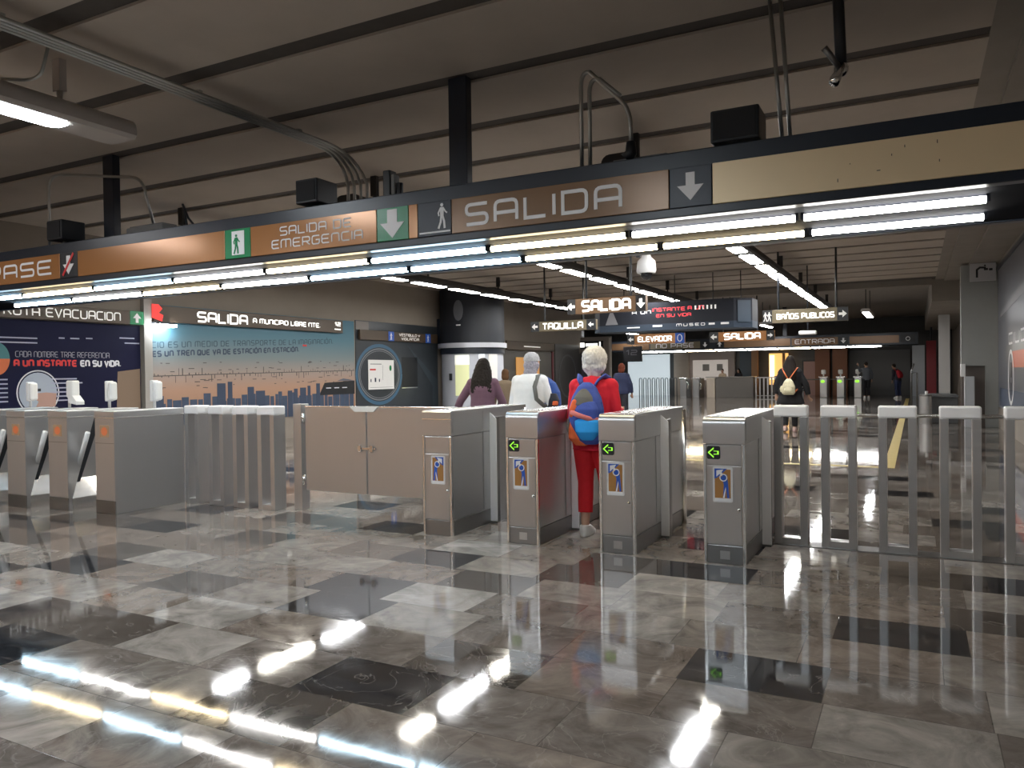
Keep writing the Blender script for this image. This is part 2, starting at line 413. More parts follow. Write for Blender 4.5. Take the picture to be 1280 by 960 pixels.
# far wall in the parts one sees behind the far gates
struct('wall_far', MB().box(-20, 2, 47.0, 47.3, 0, 4.25), WALLK)
segs = [(-13.1, -12.2, 2.6, BEIGE, 46.4), (-12.2, -9.5, 2.6, mat('pinkish_wall', (.50, .42, .38), .7), 46.7), (-9.2, -8.5, 2.6, mat('teal_panel', (.02, .045, .07), .4), 46.6),
        (-3.25, -.25, 2.45, mat('slate_wall', (.15, .15, .155), .6), 46.6)]
for i, (a, b, z, m, y) in enumerate(segs): struct('wall_segment_%d' % (i+1), MB().box(a, b, y, 46.99, 0, z), m)
struct('column_1', MB().box(-8.42, -8.08, 46.0, 46.4, 0, 2.7), mat('ochre_column', (.38, .20, .09), .6))
struct('column_2', MB().box(-4.95, -4.2, 45.8, 46.4, 0, 2.7), mat('terracotta_column', (.28, .115, .06), .6))
struct('column_3', MB().box(-4.05, -3.3, 45.8, 46.4, 0, 2.7), mat('terracotta_column', (.28, .115, .06), .6))
struct('pillar_right', MB().box(.97, 1.46, 21.3, 21.7, 1.45, 3.84).box(1.46, 1.72, 21.3, 21.7, 0, 3.84), WALLG)
struct('wall_recess_panel', MB().box(.97, 1.46, 21.45, 21.6, 0, 1.45), mat('brown_recess', (.12, .10, .09), .5))
# dark low wainscot strip running along left wall beyond the booth
struct('baseboard_left', MB().box(-12.8, -12.77, 21.2, 31, 0, 2.25), WALLK)

# ---------------------------------------------------------------- lamps
def hous_profile(w, z0, h):
    r = h*.55
    out = [(-w/2+.03, z0), (w/2-.03, z0), (w/2, z0+.03)]
    for k in range(5):
        t = math.radians(90*k/4); out.append((w/2 - r + r*math.cos(t), z0+h - r + r*math.sin(t)))
    for k in range(5):
        t = math.radians(90+90*k/4); out.append((-w/2 + r + r*math.cos(t), z0+h - r + r*math.sin(t)))
    out.append((-w/2, z0+.03))
    return out
def light_row(X, y0, y1, lens, label, mats, grp='rows of ceiling light fittings', zt=3.95, hm=None):
    hm = hm or HOUSK
    t = thing('linear_ceiling_light', label, 'ceiling light', (X, y0, 3.44), grp)
    z0 = 3.44
    MB().prism([(X+u, v) for u, v in hous_profile(.36, z0, .17)], 'y', y0, y1).build('housing', hm, t, 'auto')
    for i, (a, b) in enumerate(lens):
        MB().prism(rrect(X-.12, a, X+.12, b, .09), 'z', z0-.006, z0+.005).build('diffuser', mats[i % len(mats)], t)
    n = max(2, int((y1-y0)/3.1) + 1)
    for i in range(n):
        y = y0 + .55 + (y1-y0-1.1)*i/(n-1)
        MB().tube([(X, y, z0+.16), (X, y, 3.75)], .022, 8).box(X-.045, X+.045, y-.03, y+.03, 3.70, zt).build('hanger', hm, t)
    return t
def lens_from(s, n): return [(s + 1.53*k, s + 1.53*k + 1.22) for k in range(n)]
light_row(-9.68, 7.4, 24.9, lens_from(7.82, 11), 'farther left row of linear ceiling lights ending beside the round booth', [E_ROW, E_ROWW])
light_row(-6.10, 7.4, 24.9, lens_from(7.82, 11), 'middle row of linear ceiling lights behind the domed camera', [E_ROWW, E_ROW])
light_row(-2.64, 7.4, 28.6, lens_from(7.82, 13), 'right row of linear ceiling lights running toward the restroom sign', [E_ROW, E_ROW, E_ROWW], zt=3.95)
light_row(-6.02, -5.8, 4.36, [(-5.4, -4.0), (-3.3, -1.9), (-1.6, -.2), (.1, 1.5), (2.35, 3.84)], 'large grey light fitting with rounded end hanging at upper left, nearest to the viewer', [E_ROWC], hm=HOUS)
light_row(-9.68, -5.8, 4.12, [(-4, -2.6), (-1.2, .2), (2.15, 3.62)], 'grey light fitting row outside the view on the left side of the hall', [E_ROW])
light_row(-2.64, -5.8, 2.3, [(-4, -2.6), (-1.2, .2), (.5, 1.9)], 'grey light fitting row overhead in front of the exit sign', [E_ROWC])
def small_fixture(x, y, label, l=1.4):
    t = thing('ceiling_lamp', label, 'ceiling light', (x, y, 3.3))
    MB().prism([(x+u, v) for u, v in hous_profile(.3, 3.3, .12)], 'y', y, y+l).build('housing', HOUS, t, 'auto')
    MB().box(x-.09, x+.09, y+.05, y+l-.05, 3.28, 3.305).build('diffuser', E_ROW, t)
    for yy in (y+.2, y+l-.2): MB().tube([(x, yy, 3.41), (x, yy, 4.25)], .015, 6).build('hanger', BLACK, t)
small_fixture(-1.45, 28.0, 'short isolated ceiling lamp near the right end of the far sign beam', 3.0)
small_fixture(-6.3, 30.0, 'short ceiling lamp just right of the large dark screen box', 2.2)
small_fixture(-5.6, 33.0, 'short ceiling lamp behind the backlit exit sign', 2.2)
small_fixture(-12.2, 33.0, 'ceiling lamp row over the elevator sign', 8.0)

# ---------------------------------------------------------------- sign beams
def sign_beam(x0, x1, y0, z0, z1, label, posts, tubes1, tubes2, dep=1.52, ztop=3.95, dy=(.36, 1.0)):
    t = thing('sign_beam', label, 'sign beam', ((x0+x1)/2, y0, z0))
    MB().box(x0, x1, y0, y0+.10, z0, z1, bev=.008).box(x0, x1, y0+dep-.10, y0+dep, z0, z1-.06, bev=.008).build('beam_body', HOUSB, t)
    MB().box(x0, x1, y0+.10, y0+dep-.10, z0+.012, z0+.05).build('soffit', UNDER, t)
    for px in posts: bx('post', NAVY, t, px-.09, px+.09, y0+.47, y0+.56, z0+.05, ztop, bev=.006)
    for (row, dyy) in ((tubes1, dy[0]), (tubes2, dy[1])):
        for a, b, m in row:
            MB().tube([(a+.03, y0+dyy, z0-.022), (b-.03, y0+dyy, z0-.022)], .023, 10).build('light_tube', m, t, True)
            MB().box(a+.008, a+.028, y0+dyy-.014, y0+dyy+.014, z0-.036, z0+.015).box(b-.028, b-.008, y0+dyy-.014, y0+dyy+.014, z0-.036, z0+.015).build('lamp_holder', UNDER, t)
    return t
b1 = [-9.58, -8.23, -6.91, -5.60, -4.33, -3.11, -1.90, -.69, .42]
c1 = [E_WARM, E_COOL, E_NEU, E_WARM, E_COOL, E_WARM, E_NEU, E_NEU]
t1 = [(-10.83, -9.58, E_COOL)] + [(a, b, c) for a, b, c in zip(b1, b1[1:], c1)]
b2 = [-10.9, -9.62, -8.25, -6.92, -5.62, -4.35, -3.11, -1.85, -.71, .45]
c2 = [E_COOL, E_NEU, E_WARM, E_NEU, E_COOL, E_COOL, E_WARM, E_WARM, E_NEU]
t2 = [(a, b, c) for a, b, c in zip(b2, b2[1:], c2)]
BY = 5.2
sign_beam(-12.79, 1.71, BY, 2.455, 2.90, 'long dark sign beam with two rows of light tubes spanning above the turnstiles', [-8.11, -3.46], t1, t2)

ZS0, ZS1 = 2.515, 2.785
def sign(name, label, x0, x1, y, z0, z1, m, th=.02, cat='sign'):
    t = thing(name, label, cat, ((x0+x1)/2, y, z0))
    bx('panel', m, t, x0+.003, x1-.003, y-th, y, z0, z1, bev=.003)
    return t
def S(t, name, polys, y, m, th=.02, off=.0015): return flat(name, polys, (0, y-th, 0), 's', m, t, off=off, th=.0025)
t = sign('no_entry_sign', 'brown sign reading NO PASE at the left end of the near beam', -10.75, -8.25, BY, ZS0, ZS1, ORANGE)
S(t, 'lettering', text_polys('NO PASE', .165, .85, .15, .28, x0=-10.42, z0=2.568, width=2.02), BY, LETTER)
t = sign('no_entry_arrow_sign', 'black square sign with white down arrow crossed by a red bar', -8.25, -7.94, BY, ZS0, ZS1, BLACK)
S(t, 'arrow', [arrow(-8.095, 2.655, .19, -90)], BY, LETTER)
S(t, 'red_bar', _ribbon([(-8.19, 2.54), (-8.0, 2.77)], .014), BY, RED, off=.005)
sign('blank_orange_sign', 'glossy blank orange sign panel between crossed arrow and green exit pictogram', -7.94, -5.73, BY, ZS0, ZS1, ORANGE)
t = sign('exit_pictogram_sign', 'green pictogram sign of a person walking through a doorway', -5.73, -5.40, BY, ZS0, ZS1, GREEN)
S(t, 'doorway', [rect(-5.635, 2.545, -5.475, 2.765)], BY, LETTER)
S(t, 'walking_figure', walker(-5.575, 2.555, .18), BY, GREEN, off=.005)
t = sign('emergency_exit_sign', 'orange sign reading SALIDA DE EMERGENCIA on the near beam', -5.40, -3.96, BY, ZS0, ZS1, ORANGE)
S(t, 'lettering', text_polys('SALIDA DE', .082, .85, .14, .3, x0=-5.03, z0=2.668, width=.80), BY, LETTER)
S(t, 'lettering', text_polys('EMERGENCIA', .082, .85, .14, .3, x0=-5.13, z0=2.556, width=1.02), BY, LETTER)
t = sign('green_arrow_sign', 'green sign with pale arrow pointing down beside EMERGENCIA lettering', -3.96, -3.64, BY, ZS0, ZS1, GREEN)
S(t, 'arrow', [[(-3.92, 2.66), (-3.68, 2.66), (-3.80, 2.535)], rect(-3.85, 2.66, -3.75, 2.77)], BY, LETTER)
sign('orange_strip_sign', 'narrow orange sign strip between the green arrow and pedestrian sign', -3.64, -3.55, BY, ZS0, ZS1, ORANGE)
t = sign('pedestrian_sign', 'dark sign with white walking pedestrian above a white line', -3.55, -3.23, BY, ZS0, ZS1, NAVY)
S(t, 'pedestrian_figure', walker(-3.315, 2.565, .20), BY, LETTER)
S(t, 'ground_line', [rect(-3.53, 2.535, -3.24, 2.548)], BY, LETTER)
t = sign('exit_sign', 'large brown sign reading SALIDA on the beam above the turnstiles', -3.23, -1.48, BY, ZS0, ZS1, BRONZE)
S(t, 'lettering', text_polys('SALIDA', .178, .95, .15, .36, x0=-3.09, z0=2.556, width=1.26), BY, LETTER)
t = sign('arrow_sign', 'dark square sign with bold white down arrow right of large SALIDA', -1.48, -1.19, BY, ZS0, ZS1, NAVY)
S(t, 'arrow', [arrow(-1.335, 2.655, .18, -90)], BY, LETTER)
t = sign('blank_bronze_sign', 'long blank bronze sign panel painted as lit at the right end of the beam', -1.19, 1.70, BY, ZS0, ZS1, BRONZE_LIT)
S(t, 'chips', [rect(x, z, x+.004, z+h) for x, z, h in ((-.42, 2.56, .02), (-.05, 2.72, .015), (.12, 2.72, .02), (.13, 2.61, .015), (-.12, 2.68, .012), (-.35, 2.66, .006))] + [rect(-.2, 2.60, -.18, 2.604)], BY, BLACK)

# far beam
ft = [(-12.6 + 1.42*k, -12.6 + 1.42*k + 1.38, [E_NEU, E_NEU, E_WARM][k % 3]) for k in range(8)]
YB = 36.0
sign_beam(-14.5, .1, YB, 2.42, 2.93, 'distant dark sign beam with light tubes over the far turnstiles', [-10.0, -5.2], ft, ft, ztop=4.25)
def fsign(name, label, x0, x1, m): return sign(name, label, x0, x1, YB, 2.50, 2.82, m)
fsign('brown_sign', 'distant brown blank sign at the left end of the far beam', -14.4, -11.35, BRONZE)
t = fsign('no_entry_sign', 'distant grey sign reading NO PASE on the far beam', -11.3, -8.9, OLIVE); S(t, 'lettering', text_polys('NO PASE', .22, .85, .16, .28, x0=-11.0, z0=2.55, width=1.8), YB, LETTER)
t = fsign('arrow_sign', 'small black sign with white diamond arrow right of the distant NO PASE', -8.9, -8.45, BLACK); S(t, 'arrow', [arrow(-8.67, 2.66, .22, -90)], YB, LETTER)
t = fsign('arrow_sign', 'small black arrow sign below the smaller backlit exit sign', -8.2, -7.8, BLACK); S(t, 'arrow', [arrow(-8.0, 2.66, .22, 90)], YB, LETTER)
fsign('tan_sign', 'distant tan sign panel above the far shop front', -7.8, -4.9, BRONZE)
t = fsign('entry_sign', 'distant tan sign reading ENTRADA left of a black arrow sign', -4.85, -2.95, BRONZE); S(t, 'lettering', text_polys('ENTRADA', .2, .85, .14, .28, x0=-4.7, z0=2.56, width=1.6), YB, LETTER)
t = fsign('arrow_sign', 'small black arrow sign at the right of the distant ENTRADA lettering', -2.93, -2.55, BLACK); S(t, 'arrow', [arrow(-2.74, 2.66, .22, -90)], YB, LETTER)
fsign('tan_sign', 'distant tan sign panel at the right end of the far beam', -2.5, -.6, BRONZE)
t = fsign('ring_sign', 'small black sign with a pale ring at the far beam end', -.55, 0.0, BLACK); S(t, 'ring', ringp(-.27, 2.66, .09, .09, .03, 16), YB, LETTER)

# beam-top equipment
def gear(name, label, cat, m, *a, bev=.01, extra=None):
    t = thing(name, label, cat, ((a[0]+a[1])/2, (a[2]+a[3])/2, a[4]))
    bx('casing', m, t, *a, bev=bev)
    if extra: extra(t)
    return t
def spk(x0, x1, z0, z1, label):
    t = thing('loudspeaker', label, 'loudspeaker', ((x0+x1)/2, 5.4, 2.9))
    MB().box(x0, x1, 5.27, 5.55, z0, z1, bev=.012).build('casing', BLACK, t)
    MB().box(x0+.02, x1-.02, 5.262, 5.272, z0+.02, z1-.02).build('grille', mat('speaker_cloth', (.02,.02,.022), .9), t)
    cx = (x0+x1)/2
    MB().tube([(cx, 5.4, 2.895), (cx, 5.4, z0+.01)], .03, 10).box(cx-.07, cx+.07, 5.34, 5.46, 2.895, 2.91).build('bracket', BLACK, t)
spk(-4.93, -4.68, 2.955, 3.17, 'black speaker box on the beam above the emergency exit sign')
spk(-1.22, -.90, 2.94, 3.16, 'large black speaker box on the beam right of the white down arrow')
spk(-8.62, -8.35, 2.97, 3.19, 'small black speaker box above the crossed out arrow sign')
def jbox(label, x0, x1, z1):
    t = thing('junction_box', label, 'junction box', ((x0+x1)/2, 5.7, 2.9))
    bx('casing', GREYBOX, t, x0, x1, 5.62, 5.86, 2.84, z1, bev=.02)
    bx('lid', GREYBOX, t, x0+.03, x1-.03, 5.65, 5.83, z1, z1+.015)
jbox('flat grey junction box behind the left column on the beam', -7.75, -7.15, 3.08)
t = thing('junction_box', 'grey junction box where the ceiling conduits come down', 'junction box', (-5.4, 6.5, 2.85))
bx('casing', GREYBOX, t, -5.85, -5.0, 6.48, 6.66, 2.84, 3.2, bev=.02)
bx('lid', GREYBOX, t, -5.80, -5.05, 6.465, 6.48, 2.9, 3.17)
jbox('wide grey junction box beside the large speaker and bent conduit', -2.08, -1.60, 3.02)
def pipe(name, label, runs, m=GALV, clamps=(), cat='conduit', r=.014, loc=None, piece='pipe'):
    t = thing(name, label, cat, loc or tuple(runs[0][0]))
    for pts in runs: MB().tube(pts, r, 8).build(piece, m, t, True)
    for c in clamps: MB().box(c[0]-.05, c[0]+.05, c[1]-.02, c[1]+.02, c[2]-.012, c[2]+.012).build('clamp', m, t)
    return t
def arc(p0, c, p1, n=6):
    p0, c, p1 = Vector(p0), Vector(c), Vector(p1)
    return [tuple(p0*(1-t)**2 + c*2*t*(1-t) + p1*t*t) for t in [i/n for i in range(n+1)]]
runs = []
for k in range(4):
    x = -5.48 + .05*k; x2 = -5.42 + .085*k
    runs.append([(x, -5.5, 3.80)] + arc((x, 6.15, 3.80), (x, 6.62, 3.80), (x2, 6.60, 3.45)) + [(x2, 6.60, 3.20)])
pipe('conduit_bundle', 'bundle of steel conduits running along the ceiling and down onto the beam', runs, clamps=[(-5.39, 1.0, 3.83), (-5.39, 3.0, 3.83), (-5.39, 4.6, 3.83), (-5.39, 5.8, 3.83)], r=.017)
pipe('conduit', 'pair of upright conduits bent to a black elbow right of the middle column', [
    [(-2.29, 5.6, 2.88)] + arc((-2.29, 5.6, 3.62), (-2.29, 5.6, 3.74), (-2.22, 5.6, 3.73)) + arc((-1.98, 5.6, 3.48), (-1.9, 5.6, 3.40), (-1.89, 5.6, 3.28)) + [(-1.89, 5.6, 3.12)],
    [(-2.22, 5.6, 2.88)] + arc((-2.22, 5.6, 3.58), (-2.21, 5.6, 3.68), (-2.14, 5.6, 3.66)) + [(-1.97, 5.6, 3.50)]], r=.017)
pipe('conduit', 'thin conduit looping over the beam behind the left column', [
    [(-9.1, 5.6, 2.88)] + arc((-9.1, 5.6, 3.65), (-9.1, 5.6, 3.83), (-8.9, 5.6, 3.82)) + arc((-7.6, 5.6, 3.62), (-7.4, 5.6, 3.58), (-7.38, 5.6, 3.4)) + [(-7.38, 5.7, 3.08)]], r=.016)
pipe('conduit', 'two slanting steel pipes from ceiling to beam held by bright clamps', [[(-.87, 5.55, 3.95), (-.79, 5.58, 2.86)], [(-.80, 5.55, 3.95), (-.74, 5.58, 2.86)]], clamps=[(-.83, 5.53, 2.95), (-.75, 5.53, 2.97)], r=.014)
pipe('cable', 'two short black cables rising off the beam top near the left column', [[(-6.65, 5.5, 3.13), (-6.62, 5.5, 2.95), (-6.5, 5.5, 2.88)], [(-6.68, 5.5, 3.2), (-6.6, 5.5, 3.05), (-6.42, 5.5, 2.88)]], BLACK, cat='cable', r=.012, piece='wire')
pipe('conduit', 'short bent conduit from the ceiling bundle to the nearest light fitting', [[(-5.98, 3.35, 3.64)] + arc((-5.75, 3.38, 3.60), (-5.58, 3.40, 3.58), (-5.56, 3.40, 3.66)) + [(-5.5, 3.40, 3.79)]], r=.012)
t = thing('beam_camera', 'black upright camera bracket with lens beside the conduit junction box', 'camera', (-4.1, 5.6, 2.9))
bx('bracket', BLACK, t, -4.17, -4.09, 5.55, 5.65, 2.88, 3.22, bev=.01)
MB().box(-4.09, -4.05, 5.56, 5.64, 2.95, 3.18, bev=.01).build('side_plate', GREYBOX, t)
MB().tube([(-4.02, 5.6, 3.0), (-4.02, 5.6, 3.1)], .03, 10).box(-4.06, -4.0, 5.58, 5.62, 2.88, 3.01).build('lens', BLACK, t)
t = thing('conduit_elbow', 'black elbow fitting at the lower end of the bent conduit', 'pipe fitting', (-1.89, 5.6, 3.04))
MB().tube([(-1.89, 5.6, 3.14), (-1.89, 5.6, 3.06), (-1.93, 5.6, 3.02)], [.035, .045, .05], 12).build('fitting', BLACK, t, True)
t = thing('ceiling_spotlight', 'chrome swivel spotlight on a black drop pole near the top right', 'spotlight', (-.41, 5.4, 3.95))
MB().tube([(-.43, 5.4, 3.95), (-.41, 5.4, 3.36)], .035, 12).build('pole', BLACK, t, True)
MB().ell((-.41, 5.4, 3.33), (.045, .04, .05)).build('joint', CHROME, t, True)
MB().tube([(-.42, 5.36, 3.33), (-.47, 5.30, 3.40), (-.50, 5.28, 3.44)], [.018, .02, .022], 12).build('arm', STEELD, t, True)
MB().tube([(-.40, 5.38, 3.35), (-.44, 5.34, 3.25), (-.45, 5.33, 3.22)], [.02, .035, .03], 12).build('lamp_head', CHROME, t, True)
t = thing('dome_camera', 'white dome security camera hanging on a black pole behind the beam', 'camera', (-3.5, 11, 3.95))
MB().tube([(-3.62, 11.0, 3.95), (-3.62, 11.0, 3.10)], .035, 10).box(-3.64, -3.48, 10.98, 11.02, 3.2, 3.24).build('pole', BLACK, t)
MB().rings([(-3.5, 11, 3.20, .05, .05), (-3.5, 11, 3.10, .07, .07), (-3.5, 11, 3.04, .13, .13), (-3.5, 11, 2.90, .145, .145), (-3.5, 11, 2.86, .13, .13)]).build('housing', WHITE, t, 'auto')
MB().ell((-3.5, 11, 2.86), (.09, .09, .10)).build('dome', GLASSK, t, True)

# ---------------------------------------------------------------- turnstiles
def pictogram(parent, cx, y, z0, z1, w, flip=1):
    st = flat('sticker', [rrect(cx-w/2, z0, cx+w/2, z1, .012)], (0, y, 0), 's', WHITE, parent, off=.0, th=.0015)
    H = z1-z0; f = flip
    def q(u, v): return (cx + f*u*w/2, z0 + v*H)
    flat('ochre_field', [[q(-.8,.12), q(.8,.12), q(.8,.93), q(-.8,.93)]], (0, y, 0), 's', BROWNP, st, off=.0017, th=.0008)
    flat('blue_figure', [[q(-.82,.66), q(-.5,.70), q(.45,.95), q(-.82,.95)],
        [q(-.25,.68), q(0,.62), q(.12,.5), q(.02,.13), q(.22,.13), q(.36,.42), q(.44,.13), q(.66,.13), q(.52,.60), q(.45,.78), q(.1,.80)]], (0, y, 0), 's', BLUEP, st, off=.0027, th=.0008)
    flat('white_emblem', ringp(cx+f*.08*w/2, z0+.70*H, .2*w, .2*w, .05*w, 16) + [[q(-.62,.90), q(.1,.93), q(-.1,.85), q(.05,.79), q(-.1,.74), q(-.3,.80), q(-.62,.72)], [q(.02,.13), q(.18,.13), q(.32,.36), q(.30,.44)], [q(-.8,.04), q(.8,.04), q(.8,.12), q(-.8,.12)]], (0, y, 0), 's', LETTER, st, off=.0037, th=.0008)
def exit_turnstile(x0, x1, y0, label, led=True, flip=1, dz=0.0):
    H = 1.09+dz; t = thing('exit_turnstile', label, 'turnstile', ((x0+x1)/2, y0, 0), 'exit turnstiles')
    L = 1.45
    bx('base', STEELD, t, x0+.004, x1-.004, y0+.012, y0+L, 0, .135, bev=.004)
    bx('body', STEEL, t, x0+.006, x1-.006, y0+.012, y0+L, .138, .87, bev=.005)
    # corner trims of the front
    MB().box(x0, x0+.022, y0+.002, y0+.03, 0, .87, bev=.003).box(x1-.022, x1, y0+.002, y0+.03, 0, .87, bev=.003).build('corner_trim', STEELW, t)
    # access door and display panel on the front
    bx('access_door', STEEL, t, x0+.026, x1-.026, y0+.004, y0+.014, .14, .715, bev=.003)
    bx('display_panel', STEEL, t, x0+.026, x1-.026, y0+.006, y0+.014, .722, .866, bev=.003)
    # rounded head
    prof = [(y0+.0, .874), (y0+.0, H-.05)] + [(y0+.05-.05*math.cos(math.radians(a)), H-.05+.05*math.sin(math.radians(a))) for a in (15, 30, 45, 60, 75, 90)] + [(y0+L, H), (y0+L, .874)]
    if not led: prof = [(y0, .874), (y0, H-.012), (y0+.012, H), (y0+L, H), (y0+L, .874)]
    MB().prism(prof, 'x', x0, x1).build('head', STEEL, t, 'auto')
    if led:
        MB().box(x0+.01, x1-.01, y0+.03, y0+.045, H-.003, H+.003).build('edge_strip', STEELW, t)
        MB().box(x0+.04, x1-.04, y0+.16, y0+.46, H, H+.004, bev=.001).box(x0+.05, x1-.05, y0+.62, y0+1.3, H, H+.003).build('top_plate', STEELW, t)
    else:
        MB().box(x0, x1, y0-.002, y0+.005, 1.015, 1.022).build('edge_strip', STEELW, t)
        MB().box(x0+.04, x1-.04, y0+.2, y0+1.3, H, H+.004, bev=.001).build('top_plate', STEELW, t)
    # side cover panels
    MB().box(x1-.001, x1+.004, y0+.03, y0+.55, .90, H-.012, bev=.001).box(x1-.005, x1+.001, y0+.56, y0+.575, .15, H).build('side_panel', STEEL, t)
    # paddle housing jutting from the side
    MB().prism([(x1-.01, y0+.70), (x1+.062, y0+.70), (x1+.062, y0+.76), (x1+.01, y0+.98), (x1-.01, y0+.98)], 'z', .0, 1.0).build('paddle_housing', STEELD, t)
    MB().prism([(x1-.004, .02), (x1+.066, .02), (x1+.066, .985), (x1-.004, 1.045)], 'y', y0+.69, y0+.70).build('paddle_edge', STEEL_LIT, t)  # front face of the housing, its brightness painted in
    MB().tube([(x1-.0, y0+L-.06, .0), (x1-.0, y0+L-.06, 1.06)], .03, 12).build('rear_post', STEELW, t, True)
    cx = (x0+x1)/2
    if led:
        d = flat('led_display', [rrect(x0+.028, .762, x0+.124, .858, .014)], (0, y0+.006, 0), 's', BLACK, t, off=0, th=.004)
        a = arrow(x0+.076, .81, .076, 180); o = Vector((x0+.076, .81))
        ring = []
        n = len(a)
        for i in range(n): ring.append([a[i], a[(i+1) % n], tuple(o + (Vector(a[(i+1) % n])-o)*.72), tuple(o + (Vector(a[i])-o)*.72)])
        flat('led_arrow', ring, (0, y0+.002, 0), 's', E_GREEN, d, off=0, th=.0008)
    pictogram(t, cx - .01*flip + .0, y0+.004, .450, .708 if led else .70, .142, flip)
    MB().tube([(x1-.045, y0-.004, .40), (x1-.045, y0+.01, .40)], .010, 12).build('lock', CHROME, t, True)
    if led: flat('vent', [rect(cx-.035, .035, cx+.035, .095)] , (0, y0+.012, 0), 's', STEEL, t, off=0, th=.003)
    return t
YT = 5.65
exit_turnstile(-3.86, -3.56, YT, 'warm toned steel turnstile cabinet with flat top and no lit arrow, right of swing gates', led=False, flip=-1)
exit_turnstile(-3.025, -2.73, YT, 'steel turnstile cabinet with green arrow, in front of person in white', dz=.0)
exit_turnstile(-2.20, -1.91, YT, 'steel turnstile cabinet with green arrow, just right of the red clothed person', dz=-.01)
exit_turnstile(-1.385, -1.085, YT, 'steel turnstile cabinet with green arrow, first left of the tall hoop railing', dz=-.02)

def entry_turnstile(x0, x1, y0, label, pocket=True, arm=True, reader='flat', h=1.075):
    t = thing('entry_turnstile', label, 'turnstile', ((x0+x1)/2, y0, 0), 'entry turnstiles'); L = .87
    if pocket:
        xi = x1-.13
        MB().box(x0+.006, xi, y0+.02, y0+L, .0, 1.0).build('body', STEEL, t)
        MB().prism([(y0+.012, 0), (y0+.05, 0), (y0+.05, .13), (y0+.10, .3), (y0+.32, 1.0), (y0+.012, 1.0)], 'x', xi-.01, x1-.003).build('front_column', STEEL, t)
        MB().prism([(xi-.01, .0), (x1-.003, 0), (x1-.003, .13), (xi-.01, .34)], 'y', y0+.05, y0+L).build('ledge', STEELW, t)
        MB().prism([(y0+.10, .3), (y0+.32, .998), (y0+.40, .998), (y0+.14, .3)], 'x', x1-.05, x1-.006).build('pocket_edge', BLACK, t)
    else:
        MB().box(x0+.006, x1-.004, y0+.012, y0+L, 0, 1.0, bev=.004).build('body', STEEL, t)
    bx('front_panel', STEEL, t, x0+.004, x1-.006, y0+.004, y0+.013, .14, .995, bev=.003)
    bx('base', STEELD, t, x0+.002, x1-.004, y0+.002, y0+.014, 0, .135, bev=.003)
    MB().box(x0, x1, y0, y0+L, 1.005, h, bev=.006).build('head', STEEL, t)
    MB().box(x0-.001, x1+.002, y0-.003, y0+L, 1.0, 1.008).build('edge_strip', STEELW, t)
    bx('seam', STEELD, t, x0+.01, x1-.01, y0+.001, y0+.006, .735, .740)
    cx = (x0+x1)/2
    st = flat('sticker', [rrect(cx-.075, .80, cx+.075, .925, .008)], (0, y0+.004, 0), 's', mat('tan_label', (.42, .27, .16), .5), t, off=0, th=.0015)
    flat('orange_mark', [disc(cx, .862, .05, .045, 18)], (0, y0+.004, 0), 's', ORST, st, off=.0017, th=.0008)
    if arm:
        xi = x1-.10
        MB().ell((xi+.06, y0+.15, .49), (.035, .04, .04)).build('hub', BLACK, t, True)
        MB().tube([(xi+.08, y0+.14, .49), (xi+.29, y0+.11, .84)], .025, 12).build('arm', WHITE, t, True)  # chrome arm coloured white to paint in its bright reflection
        MB().tube([(xi+.06, y0+.16, .48), (xi+.07, y0+.12, .30)], .017, 10).build('arm', STEELD, t, True)
    # card reader on a thin stalk
    rx, ry = x0+.02, y0+.75
    MB().tube([(rx-.04, ry, h-.01), (rx-.04, ry, 1.36)], .016, 10).build('reader_stalk', WHITE, t, True)
    if reader == 'tray':
        r = MB().box(rx-.03, rx+.09, ry-.05, ry+.05, 1.20, 1.40, bev=.015); r.prism([(rx-.01, 1.22), (rx+.09, 1.22), (rx+.17, 1.15), (rx+.17, 1.11), (rx+.04, 1.13)], 'y', ry-.05, ry+.05)
        r.build('card_reader', WHITE, t)
    else:
        MB().box(rx-.065, rx-.015, ry-.045, ry+.045, 1.15, 1.39, bev=.012).build('reader_back', WHITE, t)
        MB().box(rx-.01, rx+.05, ry-.05, ry+.05, 1.16, 1.38, bev=.025).build('card_reader', WHITE, t)
    return t
entry_turnstile(-9.79, -9.44, 5.0, 'leftmost steel entry turnstile with only its chrome arm in view', reader='flat')
entry_turnstile(-9.05, -8.70, 5.03, 'steel entry turnstile with white tray reader, second from the left edge', reader='tray')
entry_turnstile(-8.40, -8.06, 5.10, 'steel entry turnstile with chrome arm beside the large end cabinet', reader='flat')
entry_turnstile(-7.70, -7.38, 5.17, 'large plain sided steel entry cabinet next to the left hoop railing', pocket=False, arm=False, reader='flat')

# hoop railings
def hoop(t, x0, x1, y0, d, h=1.12, m=STEEL):
    w = .058
    o = MB().box(x0, x0+w, y0, y0+d, 0, h-.09, bev=.004).box(x1-w, x1, y0, y0+d, 0, h-.09, bev=.004).box(x0+w, x1-w, y0+.004, y0+d-.004, 0, .055).build('hoop', m, t)
    MB().box(x0-.002, x1+.002, y0-.002, y0+d+.002, h-.092, h, bev=.012).build('hoop_cap', STEEL_LIT, o)
t = thing('hoop_railing', 'row of tall steel hoops joined by short rails on the right side', 'railing', (-.1, 6.5, 0))
RH = [(-1.02, -.765), (-.665, -.41), (-.255, .005), (.155, .42), (.565, .83), (.975, 1.24)]
for a, b in RH: hoop(t, a, b, 6.5, .12)
for i in range(1, 5): MB().tube([(RH[i][1]-.01, 6.56, 1.045), (RH[i+1][0]+.01, 6.56, 1.045)], .014, 8).build('rail', STEELW, t)
MB().tube([(RH[5][1]-.01, 6.56, 1.045), (1.70, 6.56, 1.045)], .014, 8).build('rail', STEELW, t)
bx('floor_plate', STEELD, t, -1.03, 1.3, 6.47, 6.66, 0, .006)
